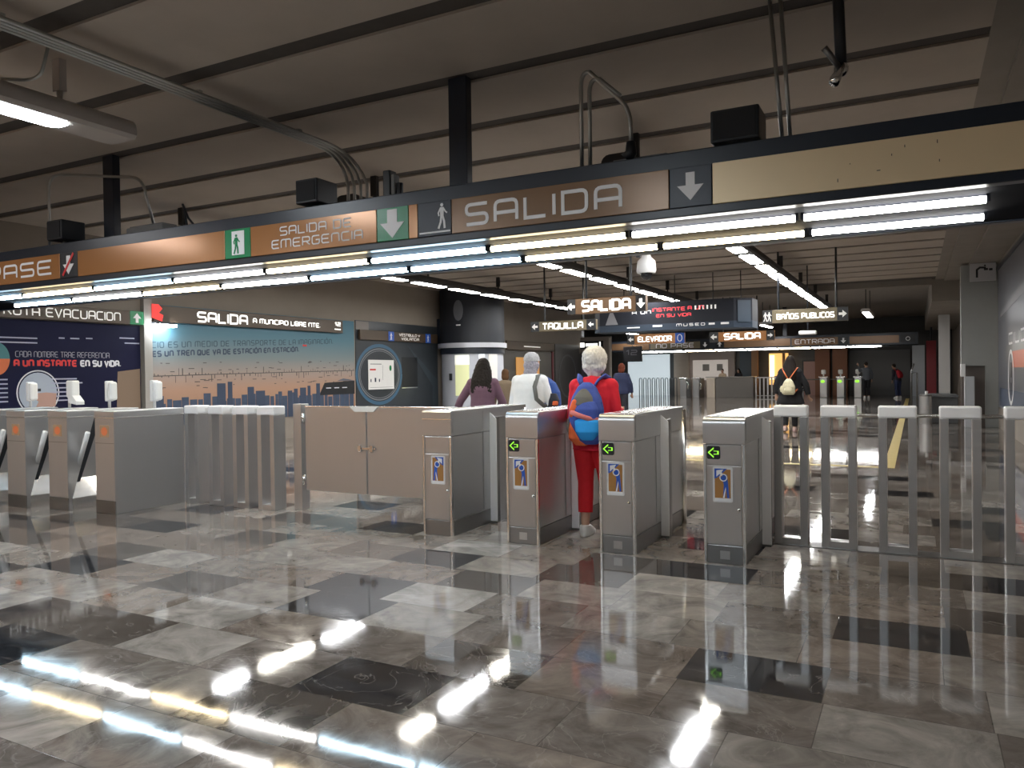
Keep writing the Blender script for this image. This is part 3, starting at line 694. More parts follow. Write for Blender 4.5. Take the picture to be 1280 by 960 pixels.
t = thing('hoop_railing', 'four steel hoops side by side between entry cabinet and swing gates', 'railing', (-6.6, 6.0, 0))
LH = [(-7.33, -7.11), (-6.95, -6.72), (-6.575, -6.345), (-6.21, -5.97)]
for a, b in LH: hoop(t, a, b, 6.0, .17, 1.10)
for i in range(3): MB().box(LH[i][1]-.01, LH[i+1][0]+.01, 6.1, 6.13, 1.03, 1.07).build('rail', STEELW, t)
# swing gates
t = thing('swing_gate', 'pair of wide brushed steel gate leaves with latch between railing and turnstiles', 'gate', (-4.9, 6.18, 0))
MB().box(-5.84, -5.73, 6.15, 6.27, 0, 1.12, bev=.004).build('gate_post', STEEL, t)
MB().box(-3.95, -3.87, 6.15, 6.27, 0, 1.10, bev=.004).build('gate_post', STEEL, t)
for a, b in ((-5.70, -4.90), (-4.885, -3.96)):
    l = MB().box(a, b, 6.18, 6.22, .21, 1.085, bev=.006).build('gate_leaf', STEEL, t)
    MB().box(a, b, 6.175, 6.225, 1.083, 1.10, bev=.003).build('top_rail', STEELW, l)
for z in (.32, .97): MB().tube([(-5.715, 6.165, z-.05), (-5.715, 6.165, z+.05)], .016, 10).build('hinge', CHROME, t, True)
MB().box(-5.0, -4.78, 6.165, 6.18, .665, .685).box(-4.99, -4.95, 6.155, 6.18, .64, .71, bev=.004).box(-4.84, -4.80, 6.155, 6.18, .64, .71, bev=.004).build('latch', CHROME, t)
MB().prism([(-5.09, 1.10), (-4.73, 1.10), (-4.79, 1.045), (-5.03, 1.045)], 'y', 6.16, 6.175).build('top_latch_plate', WHITE, t)

# ---------------------------------------------------------------- left wall prints and signs
XW = -12.8
def wallprint(name, label, y0, y1, z0, z1, m, cat='poster', th=.02):
    t = thing(name, label, cat, (XW, (y0+y1)/2, z0))
    bx('board', m, t, XW, XW+th, y0, y1, z0, z1)
    return t
def Wp(t, name, polys, m, off=.021, x=None): return flat(name, polys, (XW if x is None else x, 0, 0), 'e', m, t, off=off, th=.002)
t = wallprint('health_poster', 'large dark navy wall poster with red and white headline at far left', 5.0, 9.52, .4, 2.40, mat('navy_poster_print', (.006, .007, .034), .65, noise=.25, nscale=.8, spec=.2))
PW = mat('poster_white_print', (.72, .72, .76), .5)
Wp(t, 'headline', text_polys('CADA NOMBRE TRAE REFERENCIA', .10, .8, .10, .26, x0=7.27, z0=1.79, width=1.62), mat('poster_grey_print', (.30,.30,.36), .5))
Wp(t, 'headline', text_polys('A UN INSTANTE', .12, .8, .24, .34, x0=7.25, z0=1.635, width=1.03), RED)
Wp(t, 'headline', text_polys('EN SU VIDA.', .12, .8, .24, .34, x0=8.36, z0=1.635, width=.74), PW)
ln = []
for y0, y1, z, n, st in ((6.9, 7.62, 2.09, 2, -.075), (7.83, 8.28, 1.42, 1, -.07), (7.83, 8.38, 1.35, 1, 0), (7.83, 8.22, 1.27, 1, 0), (7.83, 8.3, 1.20, 1, 0), (7.83, 8.3, 1.13, 1, 0), (7.83, 8.2, 1.06, 1, 0), (6.9, 7.14, 1.42, 6, -.07), (7.98, 8.08, 2.11, 1, 0), (8.18, 8.34, 2.11, 1, 0), (8.46, 8.58, 2.12, 1, 0), (9.1, 9.4, 2.15, 1, 0), (9.2, 9.5, 2.06, 1, 0)):
    for k in range(n): ln.append(rect(y0, z+st*k, y1, z+st*k+.022))
Wp(t, 'small_print', ln, mat('poster_small_print', (.42, .43, .55), .5))
Wp(t, 'circle_picture', [disc(7.62, 1.21, .31, .33)], mat('pale_circle_print', (.42, .47, .55), .5))
Wp(t, 'circle_outline', ringp(7.62, 1.21, .35, .37, .02), PW)
Wp(t, 'hand_picture', [[(7.55,1.12),(7.6,1.2),(7.75,1.21),(7.92,1.19),(7.9,.98),(7.7,.94),(7.58,.98),(7.62,1.06)]], mat('skin_print', (.50, .30, .24), .5), off=.024)
Wp(t, 'black_bar', [rect(7.42, 1.23, 7.66, 1.275)], BLACK, off=.025)
Wp(t, 'color_wheel', [disc(6.98, 1.76, .2, .26, 24, 0, 180)], mat('teal_print', (.05, .2, .22), .5))
Wp(t, 'color_wheel', [disc(6.98, 1.76, .2, .26, 24, 180, 360)], mat('orange_print', (.7, .16, .05), .5))
Wp(t, 'tan_picture', [[(9.02,.9),(9.05,1.55),(9.5,1.60),(9.5,.5),(9.1,.5)]], mat('tan_print', (.22, .15, .10), .6))

# mural: blue fading to peach, a print on the board
mm = bpy.data.materials.new('mural_print'); mm.use_nodes = True
nt = mm.node_tree; tc = nt.nodes.new('ShaderNodeTexCoord'); sx = nt.nodes.new('ShaderNodeSeparateXYZ'); nt.links.new(tc.outputs['Object'], sx.inputs[0])
mr = nt.nodes.new('ShaderNodeMapRange'); mr.inputs[1].default_value = .5; mr.inputs[2].default_value = 2.9; nt.links.new(sx.outputs[2], mr.inputs[0])
rp = nt.nodes.new('ShaderNodeValToRGB'); nt.links.new(mr.outputs[0], rp.inputs[0]); nt.links.new(rp.outputs[0], nt.nodes['Principled BSDF'].inputs['Base Color'])
el = rp.color_ramp.elements; el[0].position = 0; el[0].color = (.36, .19, .11, 1); el[1].position = 1; el[1].color = (.03, .14, .22, 1)
for p, c in ((.28, (.42, .25, .17)), (.42, (.34, .27, .235)), (.55, (.19, .23, .24)), (.75, (.07, .18, .24))): q = el.new(p); q.color = (*c, 1)
nt.nodes['Principled BSDF'].inputs['Roughness'].default_value = .45
t = wallprint('transport_mural', 'blue to peach wall mural with city skyline and black lettering', 9.74, 15.70, .5, 2.82, mm, 'mural')
DK = mat('mural_dark_print', (.03, .05, .09), .5)
SL = lambda P, k=.045: [[(a, b + (a-9.75)*k) for a, b in q] for q in P]
Wp(t, 'lettering', SL(text_polys('CIO ES UN MEDIO DE TRANSPORTE DE LA IMAGINACIÓN.', .12, .8, .12, .42, x0=9.77, z0=1.99, width=5.1)), mat('mural_blue_grey_print', (.025, .06, .09), .5))
Wp(t, 'lettering', SL(text_polys('ES UN TREN QUE VA DE ESTACIÓN EN ESTACIÓN.', .12, .8, .22, .42, x0=9.78, z0=1.82, width=3.9)), DK)
Wp(t, 'quote_mark', text_polys('"', .2, 1, .3, .3, x0=13.85, z0=2.0), RED)
pl = _ribbon([(9.76, 1.46), (10.3, 1.47), (11.9, 1.50), (15.68, 1.56)], .008)
for i in range(75):
    y = 9.8 + i*.079; z = 1.46 + (y-9.76)*.0165; h = random.choice((.03, .05, .05, .08, .14)) * random.choice((1, -1))
    pl.append(rect(y, min(z, z+h), y+random.choice((.008, .015, .02)), max(z, z+h)))
for i in range(60):
    y = 9.85 + random.random()*5.7; z = 1.46 + (y-9.76)*.0165 + random.choice((.22, .10, -.12, -.25)) + random.uniform(-.03, .03)
    w_ = random.uniform(.03, .14); pl.append(rect(y, z, y+w_, z+.014))
Wp(t, 'route_line', pl, mat('mural_line_print', (.07, .06, .06), .5))
sk = []; tall = []
random.seed(3)
y = 9.75
while y < 15.6:
    w_ = random.uniform(.07, .22); h = random.uniform(.92, 1.06) + (.06 if random.random() > .7 else 0)
    sk.append(rect(y, .5, min(y+w_, 15.68), h)); y += w_ + random.uniform(.003, .04)
for a, b, h in ((9.78, 10.0, 1.08), (11.28, 11.5, 1.30), (11.56, 11.68, 1.33), (12.1, 12.28, 1.21), (12.34, 12.6, 1.12), (13.3, 13.44, 1.10), (13.5, 13.62, 1.14), (13.7, 13.9, 1.16), (13.95, 14.05, 1.20), (14.25, 14.38, 1.25)): tall.append(rect(a, .5, b, h))
Wp(t, 'tall_towers', tall, mat('mural_tower_print', (.035, .055, .10), .5), off=.0245)
Wp(t, 'skyline', sk, mat('mural_skyline_print', (.045, .07, .12), .5, noise=.4, nscale=4))
Wp(t, 'train', [[(14.35, .96), (14.55, 1.26), (15.68, 1.30), (15.68, .96)]], BLACK, off=.024)
Wp(t, 'train_windows', [rect(14.6+.3*k, 1.12, 14.78+.3*k, 1.14) for k in range(3)], PW, off=.027)
Wp(t, 'hills', [[(15.0, 1.30), (15.25, 1.36), (15.5, 1.33), (15.68, 1.30)]], mat('mural_hill_print', (.10, .12, .17), .5), off=.022)

t = wallprint('train_tunnel_poster', 'dark grey wall poster with large rings behind a white notice', 15.76, 19.6, .4, 2.86, mat('charcoal_print', (.035, .042, .05), .3, noise=.3, nscale=1.2))
Wp(t, 'ring', ringp(16.75, 1.45, 1.02, .82, .09), mat('blue_ring_print', (.05, .13, .22), .4))
Wp(t, 'ring', ringp(16.75, 1.45, .90, .70, .03) + ringp(16.75, 1.45, .84, .64, .015), mat('grey_ring_print', (.22, .23, .25), .4))
Wp(t, 'dark_screen', [rect(17.75, 1.08, 18.52, 1.93)], BLACK)
Wp(t, 'screen_edge', [rect(17.75, 1.05, 18.52, 1.08)], STEELW)
Wp(t, 'grey_band', [[(18.0, 2.3), (19.6, 1.25), (19.6, .4), (19.3, .4), (19.3, 1.1)]], mat('slate_print', (.05, .065, .08), .4))
Wp(t, 'highlight_patch', [rect(15.78, 2.62, 16.3, 2.84)], mat('pale_grey_highlight', (.22, .2, .19), .5))  # highlight on the poster, painted as a pale patch
t = thing('wall_notice', 'white square notice fixed over the ring poster', 'notice', (XW+.03, 16.8, 1.07))
bx('board', WHITE, t, XW+.028, XW+.04, 16.24, 17.36, 1.05, 1.84)
Wp(t, 'print', [rect(16.32, 1.72, 16.8, 1.735), rect(16.32, 1.25, 16.36, 1.33), rect(16.5, 1.25, 16.56, 1.36), rect(16.68, 1.25, 16.72, 1.33), rect(16.3, 1.10, 17.3, 1.106), rect(16.85, 1.3, 16.853, 1.7)], DK, off=.041)
Wp(t, 'print', [rect(16.3, 1.56, 16.55, 1.6)], RED, off=.041)
Wp(t, 'green_mark', [disc(17.2, 1.62, .05, .08, 16)], GREEN, off=.041)

def wsign(name, label, y0, y1, z0, z1, m, cat='sign', x=XW+.12):
    t = thing(name, label, cat, (x, (y0+y1)/2, z0))
    bx('panel', m, t, x-.07, x, y0, y1, z0, z1, bev=.006)
    return t
X2 = XW+.12
t = wsign('evacuation_route_sign', 'brown wall sign reading RUTA EVACUACION above the navy poster', 5.2, 9.25, 2.41, 2.66, BROWNW)
flat('lettering', text_polys('RUTA EVACUACION', .155, .85, .13, .28, x0=7.05, z0=2.455, width=2.0), (X2, 0, 0), 'e', E_SIGND, t)
t = wsign('green_arrow_sign', 'green sign with white up arrow at the end of RUTA EVACUACION', 9.25, 9.53, 2.41, 2.66, GREEN)
flat('arrow', [arrow(9.39, 2.53, .17, 90)], (X2, 0, 0), 'e', LETTER, t)
t = wsign('street_exit_sign', 'long brown wall sign with bright white SALIDA lettering over the mural', 9.74, 15.15, 2.49, 2.80, BROWNW)
flat('lettering', text_polys('SALIDA', .215, .9, .17, .3, x0=10.75, z0=2.53, width=1.28), (X2, 0, 0), 'e', E_SIGN, t)
flat('lettering', text_polys('A MUNICIPIO LIBRE NTE.', .11, .9, .17, .3, x0=12.2, z0=2.585, width=2.1), (X2, 0, 0), 'e', E_SIGN, t)
flat('route_number', text_polys('12', .1, .8, .2, .4, x0=14.85, z0=2.655, width=.2) + [rect(14.84, 2.565, 15.06, 2.59)], (X2, 0, 0), 'e', E_SIGN, t)
flat('red_mark', [[(9.7, 2.56), (9.92, 2.5), (9.95, 2.62), (9.85, 2.66), (9.93, 2.74), (9.85, 2.82), (9.7, 2.82)]], (X2, 0, 0), 'e', emis('red_lit_mark', (1, .05, .04), .8, (.5, .02, .02)), t)
t = thing('wall_lamp', 'short white lamp glowing under the left end of the street exit sign', 'lamp', (XW+.2, 9.9, 2.4))
MB().box(XW+.05, XW+.27, 9.66, 10.14, 2.395, 2.44, bev=.01).build('diffuser', E_ROWC, t)
bx('housing', BLACK, t, XW+.02, XW+.26, 9.70, 10.10, 2.44, 2.485)
t = wsign('lobby_sign', 'small brown wall sign reading VESTIBULO Y VIGILANCIA with blue ends', 15.85, 19.5, 2.36, 2.62, BROWNW, x=XW+.1)
flat('lettering', text_polys('VESTIBULO Y', .075, .85, .14, .28, x0=17.55, z0=2.51, width=1.0), (XW+.1, 0, 0), 'e', E_SIGND, t)
flat('lettering', text_polys('VIGILANCIA', .075, .85, .14, .28, x0=17.65, z0=2.40, width=.85), (XW+.1, 0, 0), 'e', E_SIGND, t)
flat('blue_square', [rect(17.05, 2.36, 17.3, 2.62), rect(18.85, 2.36, 19.1, 2.62)], (XW+.1, 0, 0), 'e', BLUEP, t)
flat('pale_figure', walker(17.17, 2.39, .2) + walker(18.97, 2.39, .2), (XW+.1, 0, 0), 'e', LETTER, t, off=.005)
# beyond the booth
t = wsign('brown_wall_sign', 'dim brown wall sign strip beyond the round booth', 23.9, 27.9, 2.28, 2.60, BROWNW)
flat('lettering', [rect(25.2, 2.40, 26.6, 2.44)], (X2, 0, 0), 'e', E_SIGND, t)
t = thing('orange_noticeboard', 'orange noticeboard with added glow on the dark wall behind the person in white', 'noticeboard', (XW, 25.6, .9))
bx('board', mat('orange_board_glow', (.75, .38, .12), .6, emit=(1, .5, .15), estr=.25), t, XW+.04, XW+.07, 24.7, 26.6, .9, 2.02)  # faint glow put into the colour, the board is no lamp
t = thing('ring_poster', 'black wall poster with faint oval rings left of the tall grey panel', 'poster', (XW, 29.3, .5))
bx('board', WALLK, t, XW+.03, XW+.05, 28.1, 30.6, .3, 2.6)
flat('ring', ringp(29.35, 1.3, .9, .9, .08), (XW+.05, 0, 0), 'e', mat('faint_ring_print', (.13, .13, .14), .5), t)
struct('trim_3', MB().box(XW, XW+.06, 27.8, 27.95, 0, 2.6), mat('red_trim', (.16, .02, .03), .5))

# ---------------------------------------------------------------- round booth
t = thing('ticket_booth', 'round navy booth with silver band and pale lit counter window', 'booth', (-11.85, 20.1, 0))
BXc, BYc, BR = -11.85, 20.1, .97
def cyl(z0, z1, r, name, m, s='auto', par=None): return MB().rings([(BXc, BYc, z0, r, r), (BXc, BYc, z1, r, r)], 48).build(name, m, par or t, s)
cyl(0, 2.02, BR-.04, 'wall', mat('booth_pale_wall', (.50, .53, .60), .45))
cyl(2.02, 2.20, BR, 'navy_band', NAVY)
cyl(2.20, 2.34, BR+.07, 'silver_band', mat('silver_band', (.55, .56, .62), .3, .3))
cyl(2.34, 3.94, BR, 'drum', NAVYW)
def on_cyl(name, a0, a1, z0, z1, m, r=BR-.03, d=.012, n=8):
    mbx = MB(); V = []
    pts = [(BXc + (r+d)*math.cos(math.radians(a0+(a1-a0)*k/n)), BYc + (r+d)*math.sin(math.radians(a0+(a1-a0)*k/n))) for k in range(n+1)] + [(BXc + (r-.02)*math.cos(math.radians(a1+(a0-a1)*k/n)), BYc + (r-.02)*math.sin(math.radians(a1+(a0-a1)*k/n))) for k in range(n+1)]
    return mbx.prism(pts, 'z', z0, z1).build(name, m, t)
on_cyl('window', -92, -66, .8, 1.98, E_WIN)
on_cyl('window_blind', -92, -66, 1.70, 1.98, emis('pale_blind', (.95, .95, .8), .7), d=.02)
on_cyl('bright_window', -48, -38, .7, 2.0, emis('white_lit_window', (.95, .97, 1), .9))
on_cyl('door_frame', -30, -10, .1, 2.0, WHITE)
on_cyl('card_terminal', -104, -100, 1.25, 1.45, BLACK, d=.05)
mb = MB(); V_ = []
for rr in (BR+.002, BR+.012):
    V_.append([mb.bm.verts.new((BXc + rr*math.cos(math.radians(-84 + 9*math.cos(2*PI*k/28))), BYc + rr*math.sin(math.radians(-84 + 9*math.cos(2*PI*k/28))), 3.28 + .30*math.sin(2*PI*k/28))) for k in range(28)])
mb.bm.faces.new(V_[1])
for k in range(28): mb.bm.faces.new((V_[0][k], V_[0][(k+1) % 28], V_[1][(k+1) % 28], V_[1][k]))
mb.build('metro_emblem', mat('emblem_grey', (.13, .14, .16), .5), t)
struct('wall_niche_block', MB().box(-12.8, -12.45, 19.62, 20.4, 2.3, 3.1), NAVY)
on_cyl('emblem_caption', -88, -80, 2.84, 2.87, LETTER, r=BR, d=.01)

# perpendicular panel with lit sign beyond
t = thing('information_panel', 'tall taupe panel with lit white heading behind the red clothed person', 'information panel', (-12.2, 30.9, 0))
bx('board', mat('taupe_board', (.26, .23, .21), .6), t, -13.1, -11.42, 30.88, 30.98, 0, 2.95)
bx('light_edge', mat('pale_edge', (.5, .47, .43), .5), t, -11.50, -11.42, 30.86, 30.89, 0, 2.9)
bx('header_box', BLACK, t, -13.0, -11.75, 30.84, 30.88, 2.45, 2.78)
flat('header_text', [rect(-12.95, 2.52, -12.6, 2.72), rect(-12.55, 2.56, -12.0, 2.68), rect(-11.92, 2.5, -11.86, 2.74)], (0, 30.84, 0), 's', E_SIGN, t)
bx('map_window', mat('map_print', (.10, .10, .13), .3), t, -12.95, -11.9, 30.86, 30.885, .6, 2.3)

# ---------------------------------------------------------------- hanging signs
def hang(name, label, x0, x1, y, z0, z1, m, poles, ptop=3.95):
    t = thing(name, label, 'hanging sign', ((x0+x1)/2, y, z0))
    bx('panel', m, t, x0, x1, y-.06, y+.06, z0, z1, bev=.006)
    for p in poles: MB().tube([(p, y, z1-.01), (p, y, ptop)], .022, 8).build('pole', BLACK, t)
    return t
def H(t, name, polys, y, m, off=.002): return flat(name, polys, (0, y-.06, 0), 's', m, t, off=off)
y = 12.35
t = hang('exit_sign', 'backlit hanging sign reading SALIDA with arrows, left of the dome camera', -5.33, -3.93, y, 2.42, 2.68, BRONZE, [-5.0, -4.2])
H(t, 'lettering', text_polys('SALIDA', .20, .95, .2, .34, x0=-5.05, z0=2.45, width=.85), y, E_SIGN)
H(t, 'arrow_panel', [rect(-5.33, 2.42, -5.18, 2.68), rect(-4.10, 2.42, -3.93, 2.68)], y, BLACK)
H(t, 'arrow', [arrow(-5.255, 2.55, .13, 180), arrow(-4.01, 2.55, .15, -90)], y, E_SIGN, off=.006)
y = 16.85
t = hang('ticket_office_sign', 'hanging sign reading TAQUILLA with a left arrow', -8.25, -6.57, y, 2.42, 2.66, OLIVE, [-7.9, -6.9])
H(t, 'lettering', text_polys('TAQUILLA', .16, .95, .17, .3, x0=-7.93, z0=2.46, width=1.03), y, E_SIGN)
H(t, 'arrow_panel', [rect(-8.25, 2.42, -8.03, 2.66), rect(-6.8, 2.42, -6.57, 2.66)], y, BLACK)
H(t, 'arrow', [arrow(-8.14, 2.54, .15, 180), arrow(-6.69, 2.54, .13, 180)], y, LETTER, off=.006)
y = 17.35
t = hang('restroom_sign', 'hanging sign reading BAÑOS PUBLICOS with a right arrow', -2.92, -1.22, y, 2.42, 2.70, OLIVE, [-2.6, -1.45])
H(t, 'lettering', text_polys('BAÑOS PUBLICOS', .125, .9, .18, .3, x0=-2.62, z0=2.49, width=1.13), y, E_SIGN)
H(t, 'arrow_panel', [rect(-2.92, 2.42, -2.72, 2.70), rect(-1.43, 2.42, -1.22, 2.70)], y, BLACK)
H(t, 'arrow', [arrow(-1.325, 2.56, .15, 0)], y, LETTER, off=.006)
H(t, 'restroom_figures', walker(-2.86, 2.46, .2) + walker(-2.78, 2.46, .2), y, LETTER, off=.006)
y = 26.2
t = hang('exit_sign', 'smaller distant backlit orange sign reading SALIDA right of ELEVADOR', -6.15, -4.05, y, 2.40, 2.72, ORANGE, [-5.7, -4.6], 4.25)
H(t, 'lettering', text_polys('SALIDA', .22, .95, .2, .34, x0=-5.65, z0=2.45, width=1.15), y, E_SIGN)
H(t, 'arrow_panel', [rect(-6.15, 2.40, -5.85, 2.72), rect(-4.3, 2.40, -4.05, 2.72)], y, BLACK)
H(t, 'arrow', [arrow(-6.0, 2.56, .2, 180), arrow(-4.18, 2.56, .16, 0)], y, LETTER, off=.006)
y = 26.2
t = hang('elevator_sign', 'orange hanging sign reading ELEVADOR below the dark screen box', -9.05, -7.0, y, 2.40, 2.75, ORANGE, [-8.6, -7.5], 4.25)
H(t, 'lettering', text_polys('ELEVADOR', .2, .95, .18, .3, x0=-8.65, z0=2.47, width=1.2), y, E_SIGN)
H(t, 'arrow_panel', [rect(-9.05, 2.40, -8.78, 2.75)], y, BLACK)
H(t, 'blue_square', [rect(-7.32, 2.40, -7.0, 2.75)], y, BLUEP)
H(t, 'arrow', [arrow(-8.91, 2.57, .18, 180)], y, LETTER, off=.006)
H(t, 'elevator_ring', ringp(-7.16, 2.575, .09, .13, .025, 16), y, LETTER, off=.006)
# little router under the restroom sign
t = thing('wireless_antenna', 'small flat white antenna unit under the restroom sign', 'antenna', (-2.3, 20, 2.4))
MB().box(-2.52, -2.12, 19.9, 20.1, 2.27, 2.36, bev=.02).build('casing', WHITE, t)
MB().tube([(-2.32, 20, 2.35), (-2.32, 20, 3.95)], .015, 6).build('pole', BLACK, t)

# suspended screen box
t = thing('screen_box', 'big dark suspended screen box with red and white lettering', 'display', (-5.7, 19.8, 2.5))
y = 19.5
def scr(x0l, x0r, xr, z0, z1):
    pts = [(-7.75, y+.25), (-7.52, y), (-3.98, y), (-3.58, y+.25), (-3.58, y+1.0), (-7.75, y+1.0)]
    return MB().prism(pts, 'z', z0, z1)
scr(0, 0, 0, 2.66, 3.22).build('screen_body', mat('screen_navy', (.012, .014, .022), .6, spec=.3), t)
scr(0, 0, 0, 2.49, 2.66).build('lower_band', mat('screen_slate_blue', (.03, .045, .07), .6, spec=.3), t)
flat('red_text', text_polys('INSTANTE', .10, .7, .2, .2, x0=-6.05, z0=2.97, width=.85) + text_polys('A UN', .10, .7, .2, .3, x0=-5.12, z0=2.98, width=.4) + text_polys('EN SU VIDA', .09, .7, .2, .2, x0=-5.95, z0=2.82, width=.9), (0, y, 0), 's', E_RED, t)
flat('white_text', text_polys('A UN', .09, .7, .2, .3, x0=-6.6, z0=2.93, width=.5) + [rect(-4.95 + .1*k, 2.98, -4.91 + .1*k, 3.08) for k in range(6)], (0, y, 0), 's', E_SIGND, t)
flat('caption', text_polys('MUSEO', .07, .8, .2, .5, x0=-5.42, z0=2.57, width=.72) + [rect(-6.75, 2.57, -6.4, 2.60), rect(-6.05, 2.58, -5.8, 2.63), rect(-4.6, 2.58, -4.45, 2.63), rect(-4.3, 2.58, -4.1, 2.63)], (0, y, 0), 's', LETTER, t)
flat('triangle_mark', [[(-7.35, 2.68), (-7.0, 2.68), (-7.14, 3.02), (-7.22, 3.02)]], (0, y, 0), 's', mat('grey_mark', (.20, .20, .22), .5), t)
MB().prism([(-3.90, y+.035), (-3.62, y+.21), (-3.605, y+.20), (-3.885, y+.02)], 'z', 2.62, 3.16).build('side_picture', mat('blue_grey_print', (.035, .055, .08), .5), t)
for px in (-7.0, -5.6, -4.6, -3.9): MB().tube([(px, y+.5, 3.2), (px, y+.5, 3.95)], .012, 6).build('hanger', BLACK, t)

# ---------------------------------------------------------------- right side
XR = 1.72
t = thing('right_wall_poster', 'tall blue grey poster with orange band and white ring on the right wall', 'poster', (XR, 16, .5))
bx('board', mat('blue_grey_poster', (.11, .115, .14), .28, noise=.35, nscale=.7), t, XR-.03, XR, 11.5, 20.9, .5, 3.62)
def Rp(name, polys, m, off=.001): return flat(name, polys, (XR-.03, 0, 0), 'w', m, t, off=off)
Rp('orange_band', [rect(-18.0, 1.40, -11.6, 1.72)], mat('orange_band_print', (.60, .12, .05), .4))
Rp('ring', ringp(-18.25, 1.20, .52, .56, .08), LETTER, off=.004)
Rp('ring_detail', [rect(-18.3, .85, -18.2, 1.1), rect(-18.3, 1.2, -18.15, 1.5)], BLACK, off=.004)
Rp('lettering', text_polys('CIUDAD', .24, .85, .18, .3, x0=-18.6, z0=1.86, width=4.5), LETTER, off=.004)
Rp('blue_band', [rect(-20.5, .55, -11.6, .95)], mat('deep_blue_print', (.05, .07, .12), .4))
Rp('grey_shape', [[(-20.5, 2.5), (-16.5, 2.7), (-11.6, 2.6), (-11.6, 2.8), (-16, 2.95), (-18.5, 2.75), (-20.5, 2.6)]], mat('pale_streak_print', (.20, .20, .22), .4))
bx('frame_top', BLACK, t, XR-.06, XR, 11.4, 20.95, 3.62, 3.70)
t = thing('drinking_fountain_sign', 'white square pictogram sign with black tap mark above the grey pillar', 'sign', (1.42, 20.8, 3.35))
bx('panel', mat('sign_white', (.5, .5, .52), .5), t, 1.14, 1.66, 20.95, 21.05, 3.42, 3.83)
flat('tap_pictogram', _ribbon([(1.28, 3.50), (1.28, 3.68), (1.34, 3.73), (1.46, 3.72)], .022) + [rect(1.42, 3.66, 1.50, 3.71), rect(1.52, 3.65, 1.59, 3.70)] + [disc(1.44, 3.77, .02, .02, 10)], (0, 20.95, 0), 's', BLACK, t)
bx('mount', BLACK, t, 1.35, 1.45, 21.05, 21.3, 3.5, 3.75)
def simple(name, label, cat, boxes, m):
    t = thing(name, label, cat, (boxes[0][1], boxes[0][3], 0))
    for i, (nm, *a, mm_) in enumerate(boxes): bx(nm, mm_ or m, t, *a, bev=.01)
    return t
simple('white_cabinet', 'pale metal cabinet standing in the brown recess left of the grey pillar', 'cabinet', [('body', 1.02, 1.22, 20.95, 21.28, 0, 1.2, None), ('control_box', .94, 1.04, 21.0, 21.2, 1.2, 1.5, WHITE)], mat('pale_metal', (.42, .44, .46), .4))
simple('low_counter', 'low dark grey counter beside the recess on the right', 'counter', [('body', .15, .95, 22.6, 24, 0, .66, None), ('top', .12, .96, 22.5, 24.05, .66, .72, None)], mat('slate_counter', (.10, .105, .11), .4))
t = thing('trash_bin', 'grey metal cylinder bin with a white cup on its lid', 'bin', (.22, 22.0, 0))
MB().rings([(.22, 22.2, 0, .14, .14), (.22, 22.2, .70, .14, .14)], 24).build('body', STEEL, t, 'auto')
MB().rings([(.22, 22.2, .70, .15, .15), (.22, 22.2, .74, .15, .15)], 24).build('lid', STEELD, t, 'auto')
t = thing('paper_cup', 'white paper cup standing on the metal cylinder bin', 'cup', (.24, 22.2, .74))
MB().rings([(.24, 22.2, .74, .03, .03), (.24, 22.2, .83, .04, .04)], 16).build('cup', WHITE, t, 'auto')
struct('pillar_pale', MB().box(.75, 1.1, 31.8, 32.2, 0, 3.33), mat('pale_pillar', (.40, .39, .37), .6))
struct('door_1', MB().box(1.65, 1.72, 30.0, 31.3, 0, 2.6), mat('brown_door', (.15, .075, .035), .5))
t = thing('red_column', 'slim dark red post with black top at the right end of far beam', 'post', (.66, 41, 0))
MB().box(.45, .85, 40.8, 41.1, 0, 2.7).build('shaft', mat('crimson_post', (.22, .012, .02), .4), t)
MB().tube([(.65, 40.95, 2.7), (.65, 40.95, 4.25)], .05, 8).build('pole', BLACK, t)
struct('pillar_white', MB().box(-.15, .42, 44.6, 45.2, 0, 2.6), mat('white_pillar', (.62, .66, .72), .5))
t = thing('hand_rail', 'dark metal handrail frame standing left of the dark red post', 'handrail', (-.1, 33, 0))
MB().tube([(-.15, 33, 0), (-.15, 33, 1.3), (-.05, 33, 1.6)], .03, 8).tube([(-.15, 33, 1.25), (.05, 33, 1.25), (.05, 33, 0)], .03, 8).build('rail', STEELD, t, True)
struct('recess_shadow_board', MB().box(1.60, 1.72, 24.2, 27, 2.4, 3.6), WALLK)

# ---------------------------------------------------------------- far gate line (Y about 42)
YF = 42.0
t = thing('hoop_railing', 'distant row of dark hoops in front of the bright white board', 'railing', (-12.8, YF, 0))
for k in range(9):
    x = -13.85 + .25*k
    MB().tube([(x, YF, 0), (x, YF, 1.0), (x+.03, YF, 1.08), (x+.12, YF, 1.08), (x+.15, YF, 1.0), (x+.15, YF, 0)], .024, 6).build('hoop', mat('dark_steel', (.10,.11,.12), .4, .6) if k == 0 else bpy.data.materials['dark_steel'], t, True)
def far_cab(x, label, led):
    t = thing('distant_turnstile', label, 'turnstile', (x, YF, 0))
    bx('body', STEEL, t, x-.17, x+.17, YF, YF+1.2, 0, 1.05, bev=.02)
    bx('head', STEELW, t, x-.22, x+.22, YF-.02, YF+.3, 1.0, 1.08, bev=.02)
    if led:
        MB().ell((x-.03, YF-.02, .82), (.10, .02, .07)).build('green_light', E_GREEN, t, True)
        MB().box(x-.03, x+.03, YF+.1, YF+.16, 1.06, 1.2).box(x-.11, x+.11, YF+.05, YF+.2, 1.18, 1.42, bev=.05).build('card_reader', WHITE, t)
    else:
        MB().tube([(x+.2, YF-.02, .95), (x+.3, YF-.1, .75), (x+.28, YF-.1, .45)], .05, 8).build('arm', STEELW, t, True)
    return t
far_cab(-11.35, 'distant grey turnstile right of the dark hoops', False)
far_cab(-10.65, 'distant grey turnstile left of the far counter', False)
